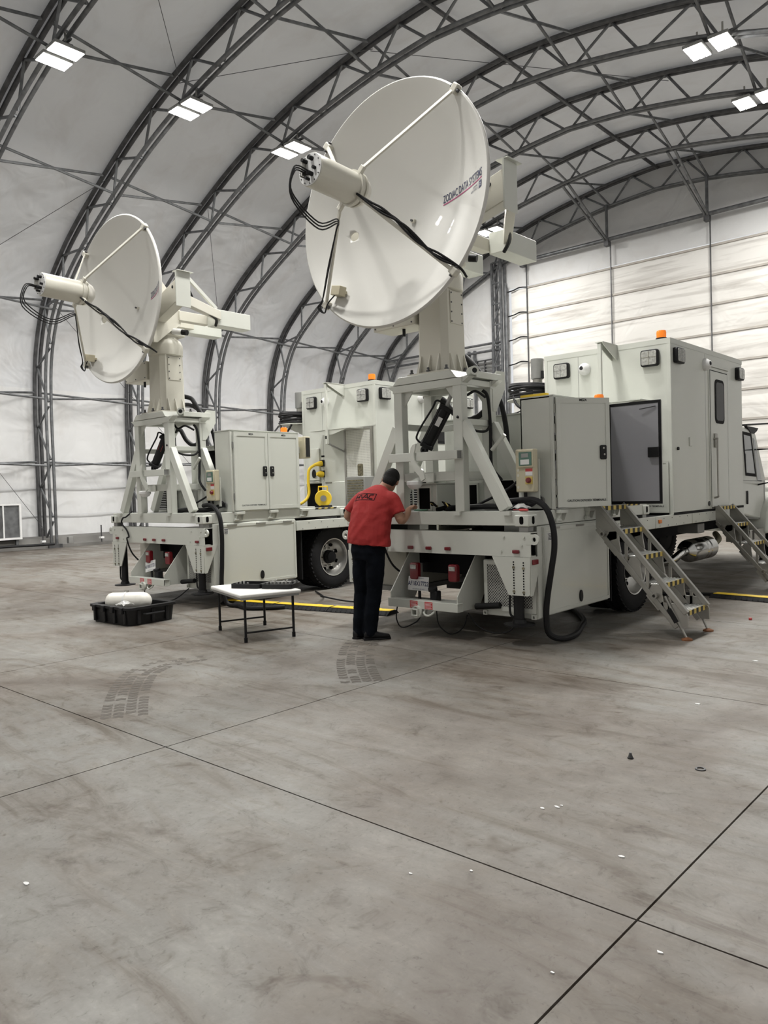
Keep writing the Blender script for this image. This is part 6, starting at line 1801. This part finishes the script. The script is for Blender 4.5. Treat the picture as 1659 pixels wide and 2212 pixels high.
# ---- body: one surface of head, neck, torso core, arms and hands
b = MB()
hd = Vector((-5.435, 6.135, 1.645))
hr = Matrix.Rotation(R(26), 3, 'Z') @ Matrix.Rotation(R(14), 3, 'Y') @ Matrix.Rotation(R(-36), 3, 'X')   # turned a little to the truck's side, looking down
ball(b, hd + hr @ Vector((0, -0.012, 0.025)), (0.077, 0.098, 0.100), hr, 20)
ball(b, hd + hr @ Vector((0, 0.022, -0.045)), (0.061, 0.072, 0.085), hr, 18)
ball(b, hd + hr @ Vector((0, 0.055, -0.098)), (0.030, 0.034, 0.026), hr)
loft(b, [(hd + hr @ Vector((0, 0.078, 0.018)), hr @ Vector((0.008, 0, 0)), hr @ Vector((0, 0.010, 0))), (hd + hr @ Vector((0, 0.096, -0.018)), hr @ Vector((0.012, 0, 0)), hr @ Vector((0, 0.012, 0))), (hd + hr @ Vector((0, 0.100, -0.036)), hr @ Vector((0.017, 0, 0)), hr @ Vector((0, 0.014, 0))), (hd + hr @ Vector((0, 0.080, -0.044)), hr @ Vector((0.014, 0, 0)), hr @ Vector((0, 0.01, 0)))], 10)
for s in (-1, 1):
    ball(b, hd + hr @ Vector((s * 0.081, -0.012, -0.012)), (0.011, 0.022, 0.034), hr @ Matrix.Rotation(R(s * 14), 3, 'Z'))
    ball(b, hd + hr @ Vector((s * 0.030, 0.078, 0.006)), (0.020, 0.012, 0.010), hr)
ball(b, hd + hr @ Vector((0, 0.083, -0.070)), (0.026, 0.012, 0.009), hr)
limb(b, [hd + hr @ Vector((0, -0.035, -0.06)), (-5.452, 6.055, 1.585), (-5.462, 5.99, 1.50)], [0.058, 0.060, 0.075])
loft(b, [((-5.45, 5.79, 1.02), LAT * 0.15, (0, 0.10, 0)), ((-5.455, 5.81, 1.15), LAT * 0.155, (0, 0.105, -0.02)), ((-5.465, 5.87, 1.33), LAT * 0.15, (0, 0.09, -0.03)), ((-5.47, 5.945, 1.45), LAT * 0.13, (0, 0.07, -0.03)), ((-5.465, 5.995, 1.52), LAT * 0.06, (0, 0.05, -0.02))])
AR = {'r': [(-5.31, 5.985, 1.475), (-5.245, 6.0, 1.36), (-5.195, 6.005, 1.235), (-5.215, 6.11, 1.285), (-5.255, 6.205, 1.338)],
      'l': [(-5.655, 5.935, 1.495), (-5.73, 5.88, 1.40), (-5.79, 5.83, 1.285), (-5.745, 5.96, 1.24), (-5.68, 6.10, 1.22)]}
limb(b, AR['r'], [0.046, 0.050, 0.046, 0.044, 0.030])
limb(b, AR['l'], [0.046, 0.050, 0.046, 0.044, 0.030])
def hand(mb, w, fwd, up, side):
    """Palm and five unequal bent fingers; side = direction of the thumb."""
    w, fwd, up, side = Vector(w), Vector(fwd).normalized(), Vector(up).normalized(), Vector(side).normalized()
    rot = Matrix((side, fwd, up)).transposed()
    ball(mb, w + fwd * 0.045, (0.041, 0.052, 0.017), rot, 16)
    for k, (o, L) in enumerate(((0.030, 0.072), (0.010, 0.082), (-0.011, 0.076), (-0.031, 0.060))):
        p0 = w + fwd * 0.080 + side * o
        p1 = p0 + fwd * L * 0.42 - up * L * 0.12
        p2 = p1 + fwd * L * 0.25 - up * L * 0.32
        p3 = p2 + fwd * L * 0.05 - up * L * 0.28
        mb.path([p0 - fwd * 0.02, p0, p1, p2, p3], [0.0095, 0.0095, 0.0085, 0.008, 0.0065], 10)
        ball(mb, p3, (0.0065, 0.0065, 0.0065), None, 8)
    q0 = w + fwd * 0.025 + side * 0.030
    q1 = q0 + side * 0.026 + fwd * 0.028 - up * 0.010
    q2 = q1 + side * 0.006 + fwd * 0.030 - up * 0.012
    mb.path([w + fwd * 0.02, q0, q1, q2], [0.014, 0.012, 0.010, 0.008], 10)
    ball(mb, q2, (0.008, 0.008, 0.008), None, 8)
hand(b, (-5.258, 6.215, 1.345), (-0.28, 0.86, 0.32), (-0.30, -0.35, 0.88), (-0.95, -0.20, -0.25))
hand(b, (-5.678, 6.11, 1.219), (0.45, 0.88, -0.10), (-0.2, 0.2, 0.95), (0.88, -0.45, 0.0))
body = man.part('body', b, 'skin')
fuse(body, 0.0065, 2)
# ---- hair
h = MB()
ball(h, hd + hr @ Vector((0, -0.020, 0.035)), (0.087, 0.102, 0.103), hr, 22)
ball(h, hd + hr @ Vector((0, -0.050, -0.022)), (0.078, 0.062, 0.085), hr, 18)
ball(h, hd + hr @ Vector((0, 0.050, 0.090)), (0.066, 0.055, 0.042), hr, 16)
hair = man.part('hair', h, 'hair')
fuse(hair, 0.009, 4)
# ---- T-shirt
s = MB()
def tor(x, y, z, w, d, lean, tilt=0.0):
    return ((x, y, z), (LAT * w) + Vector((0, 0, tilt)), Vector((0, math.cos(lean), -math.sin(lean))) * d)
loft(s, [tor(-5.450, 5.785, 0.992, 0.236, 0.150, 0.05, -0.012), tor(-5.452, 5.788, 1.05, 0.232, 0.150, 0.10, -0.008), tor(-5.458, 5.805, 1.16, 0.222, 0.146, 0.22), tor(-5.465, 5.845, 1.28, 0.220, 0.146, 0.34), tor(-5.472, 5.895, 1.39, 0.222, 0.143, 0.44), tor(-5.476, 5.935, 1.455, 0.216, 0.132, 0.50), tor(-5.474, 5.968, 1.505, 0.180, 0.112, 0.60), tor(-5.468, 5.995, 1.540, 0.120, 0.092, 0.68), tor(-5.462, 6.018, 1.562, 0.082, 0.076, 0.75)], 28, 0.88)
limb(s, [(-5.36, 5.975, 1.470), (-5.30, 5.985, 1.445), (-5.262, 5.995, 1.385), (-5.222, 6.003, 1.300)], [0.080, 0.088, 0.083, 0.080], 20, 4, False)
limb(s, [(-5.60, 5.945, 1.480), (-5.66, 5.930, 1.460), (-5.715, 5.890, 1.405), (-5.768, 5.847, 1.322)], [0.080, 0.088, 0.083, 0.080], 20, 4, False)
shirt = man.part('t_shirt', s, 'shirt')
fuse(shirt, 0.008, 2)
# soft folds
import mathutils.noise as mn
me = shirt.data
nrm = [v.normal.copy() for v in me.vertices]
for v, nv in zip(me.vertices, nrm):
    p = v.co + man.base
    k = min(1.0, max(0.0, (1.47 - p.z) / 0.10))
    # hanging folds down the back, diagonal pulls towards the reaching arm
    f = mn.noise(Vector((p.x * 11, p.y * 6, p.z * 1.6))) * 0.013 + mn.noise(Vector(((p.x - p.z * 0.7) * 15, p.y * 8, p.z * 4.0))) * 0.008 + mn.noise(Vector((p.x * 24, p.y * 20, p.z * 16))) * 0.003
    v.co += nv * f * k
# ---- print on the back
bv = BVHTree.FromPolygons([v.co.copy() for v in shirt.data.vertices], [tuple(f.vertices) for f in shirt.data.polygons])
pc = Vector((-5.505, 5.80, 1.487)) - man.base
pu = LAT
pn = Vector((0, 0.80, -0.55)).normalized()
pv = pu.cross(pn).normalized()
if pv.z < 0:
    pv = -pv
def onback(u, v):
    o = pc + pu * u + pv * v - pn * 0.4
    hit = bv.ray_cast(o, pn)
    p = hit[0] if hit[0] is not None else pc + pu * u + pv * v
    return p - pn * 0.0025 + man.base
def strip(mb, a, b, w, n=12):
    vs, fs = [], []
    a, b = Vector((*a, 0)), Vector((*b, 0))
    d = (b - a).normalized()
    m = Vector((-d.y, d.x, 0)) * w / 2
    for k in range(n + 1):
        p = a.lerp(b, k / n)
        for q in (p - m, p + m):
            vs.append(onback(q.x, q.y))
        if k:
            fs.append((2 * k - 2, 2 * k, 2 * k + 1, 2 * k - 1))
    mb.add(vs, fs)
pm = MB()
W2, H2 = 0.132, 0.040
for a_, b_ in (((-W2, -H2), (W2, -H2)), ((W2, -H2), (W2, H2)), ((W2, H2), (-W2, H2)), ((-W2, H2), (-W2, -H2))):
    strip(pm, a_, b_, 0.007)
for a_, b_ in (((-0.110, -0.026), (-0.110, 0.026)), ((-0.066, -0.026), (-0.066, 0.026)), ((-0.110, 0.0), (-0.066, 0.0)),
               ((-0.050, 0.026), (-0.018, -0.026)), ((-0.018, -0.026), (0.020, 0.036)), ((0.020, 0.036), (0.052, -0.026)), ((0.010, -0.008), (0.034, -0.008)),
               ((0.108, 0.026), (0.066, 0.022)), ((0.066, 0.022), (0.062, -0.016)), ((0.062, -0.016), (0.076, -0.026)), ((0.076, -0.026), (0.112, -0.026))):
    strip(pm, a_, b_, 0.011, 6)
man.part('shirt_print', pm, 'dark_text', shirt, label='HVAC lettering in a thin frame')
# ---- trousers
tr = MB()
loft(tr, [((-5.450, 5.785, 1.08), LAT * 0.165, (0, 0.115, 0)), ((-5.452, 5.78, 1.0), LAT * 0.182, (0, 0.128, 0)), ((-5.455, 5.775, 0.92), LAT * 0.185, (0, 0.132, 0)), ((-5.46, 5.78, 0.84), LAT * 0.165, (0, 0.115, 0))], 24)
LG = {'l': [(-5.548, 5.775, 0.93), (-5.575, 5.79, 0.72), (-5.605, 5.815, 0.50), (-5.615, 5.80, 0.28), (-5.622, 5.785, 0.075)],
      'r': [(-5.362, 5.785, 0.93), (-5.395, 5.805, 0.72), (-5.435, 5.83, 0.50), (-5.468, 5.815, 0.28), (-5.487, 5.80, 0.075)]}
for k in 'lr':
    limb(tr, LG[k], [0.100, 0.096, 0.082, 0.078, 0.074], 18)
trou = man.part('trousers', tr, 'trousers')
fuse(trou, 0.010, 3)
me = trou.data
nrm = [v.normal.copy() for v in me.vertices]
for v, nv in zip(me.vertices, nrm):
    p = v.co + man.base
    v.co += nv * (mn.noise(Vector((p.x * 10, p.y * 10, p.z * 7))) * 0.009 + mn.noise(Vector((p.x * 14, p.y * 14, p.z * 22))) * 0.004)
    if p.z < 0.03:
        v.co.z = 0.03 - man.base.z
# ---- shoes
def shoe(heel, toe):
    heel, toe = Vector(heel), Vector(toe)
    d = (toe - heel).normalized()
    sd = Vector((d.y, -d.x, 0))
    m = MB()
    L = (toe - heel).length
    rg = []
    for tt, w, hh in ((0.0, 0.025, 0.05), (0.05, 0.036, 0.085), (0.22, 0.040, 0.10), (0.40, 0.042, 0.085), (0.60, 0.048, 0.062), (0.80, 0.047, 0.050), (0.95, 0.034, 0.040), (1.0, 0.018, 0.028)):
        rg.append((heel + d * L * tt + Vector((0, 0, 0.012 + hh / 2)), sd * w, Vector((0, 0, hh / 2))))
    loft(m, rg, 18, 0.8)
    so = MB()
    loft(so, [(heel + d * (L * tt) + Vector((0, 0, 0.011)), sd * w, Vector((0, 0, 0.011))) for tt, w in ((-0.02, 0.03), (0.05, 0.041), (0.4, 0.045), (0.65, 0.052), (0.9, 0.044), (1.02, 0.02))], 16, 0.6)
    sh = man.part('shoe', m, 'shoe', smooth=60)
    man.part('sole', so, 'rubber', sh)
    lc = MB()
    return sh
shoe((-5.625, 5.71, 0), (-5.665, 5.99, 0))
shoe((-5.515, 5.735, 0), (-5.345, 5.95, 0))
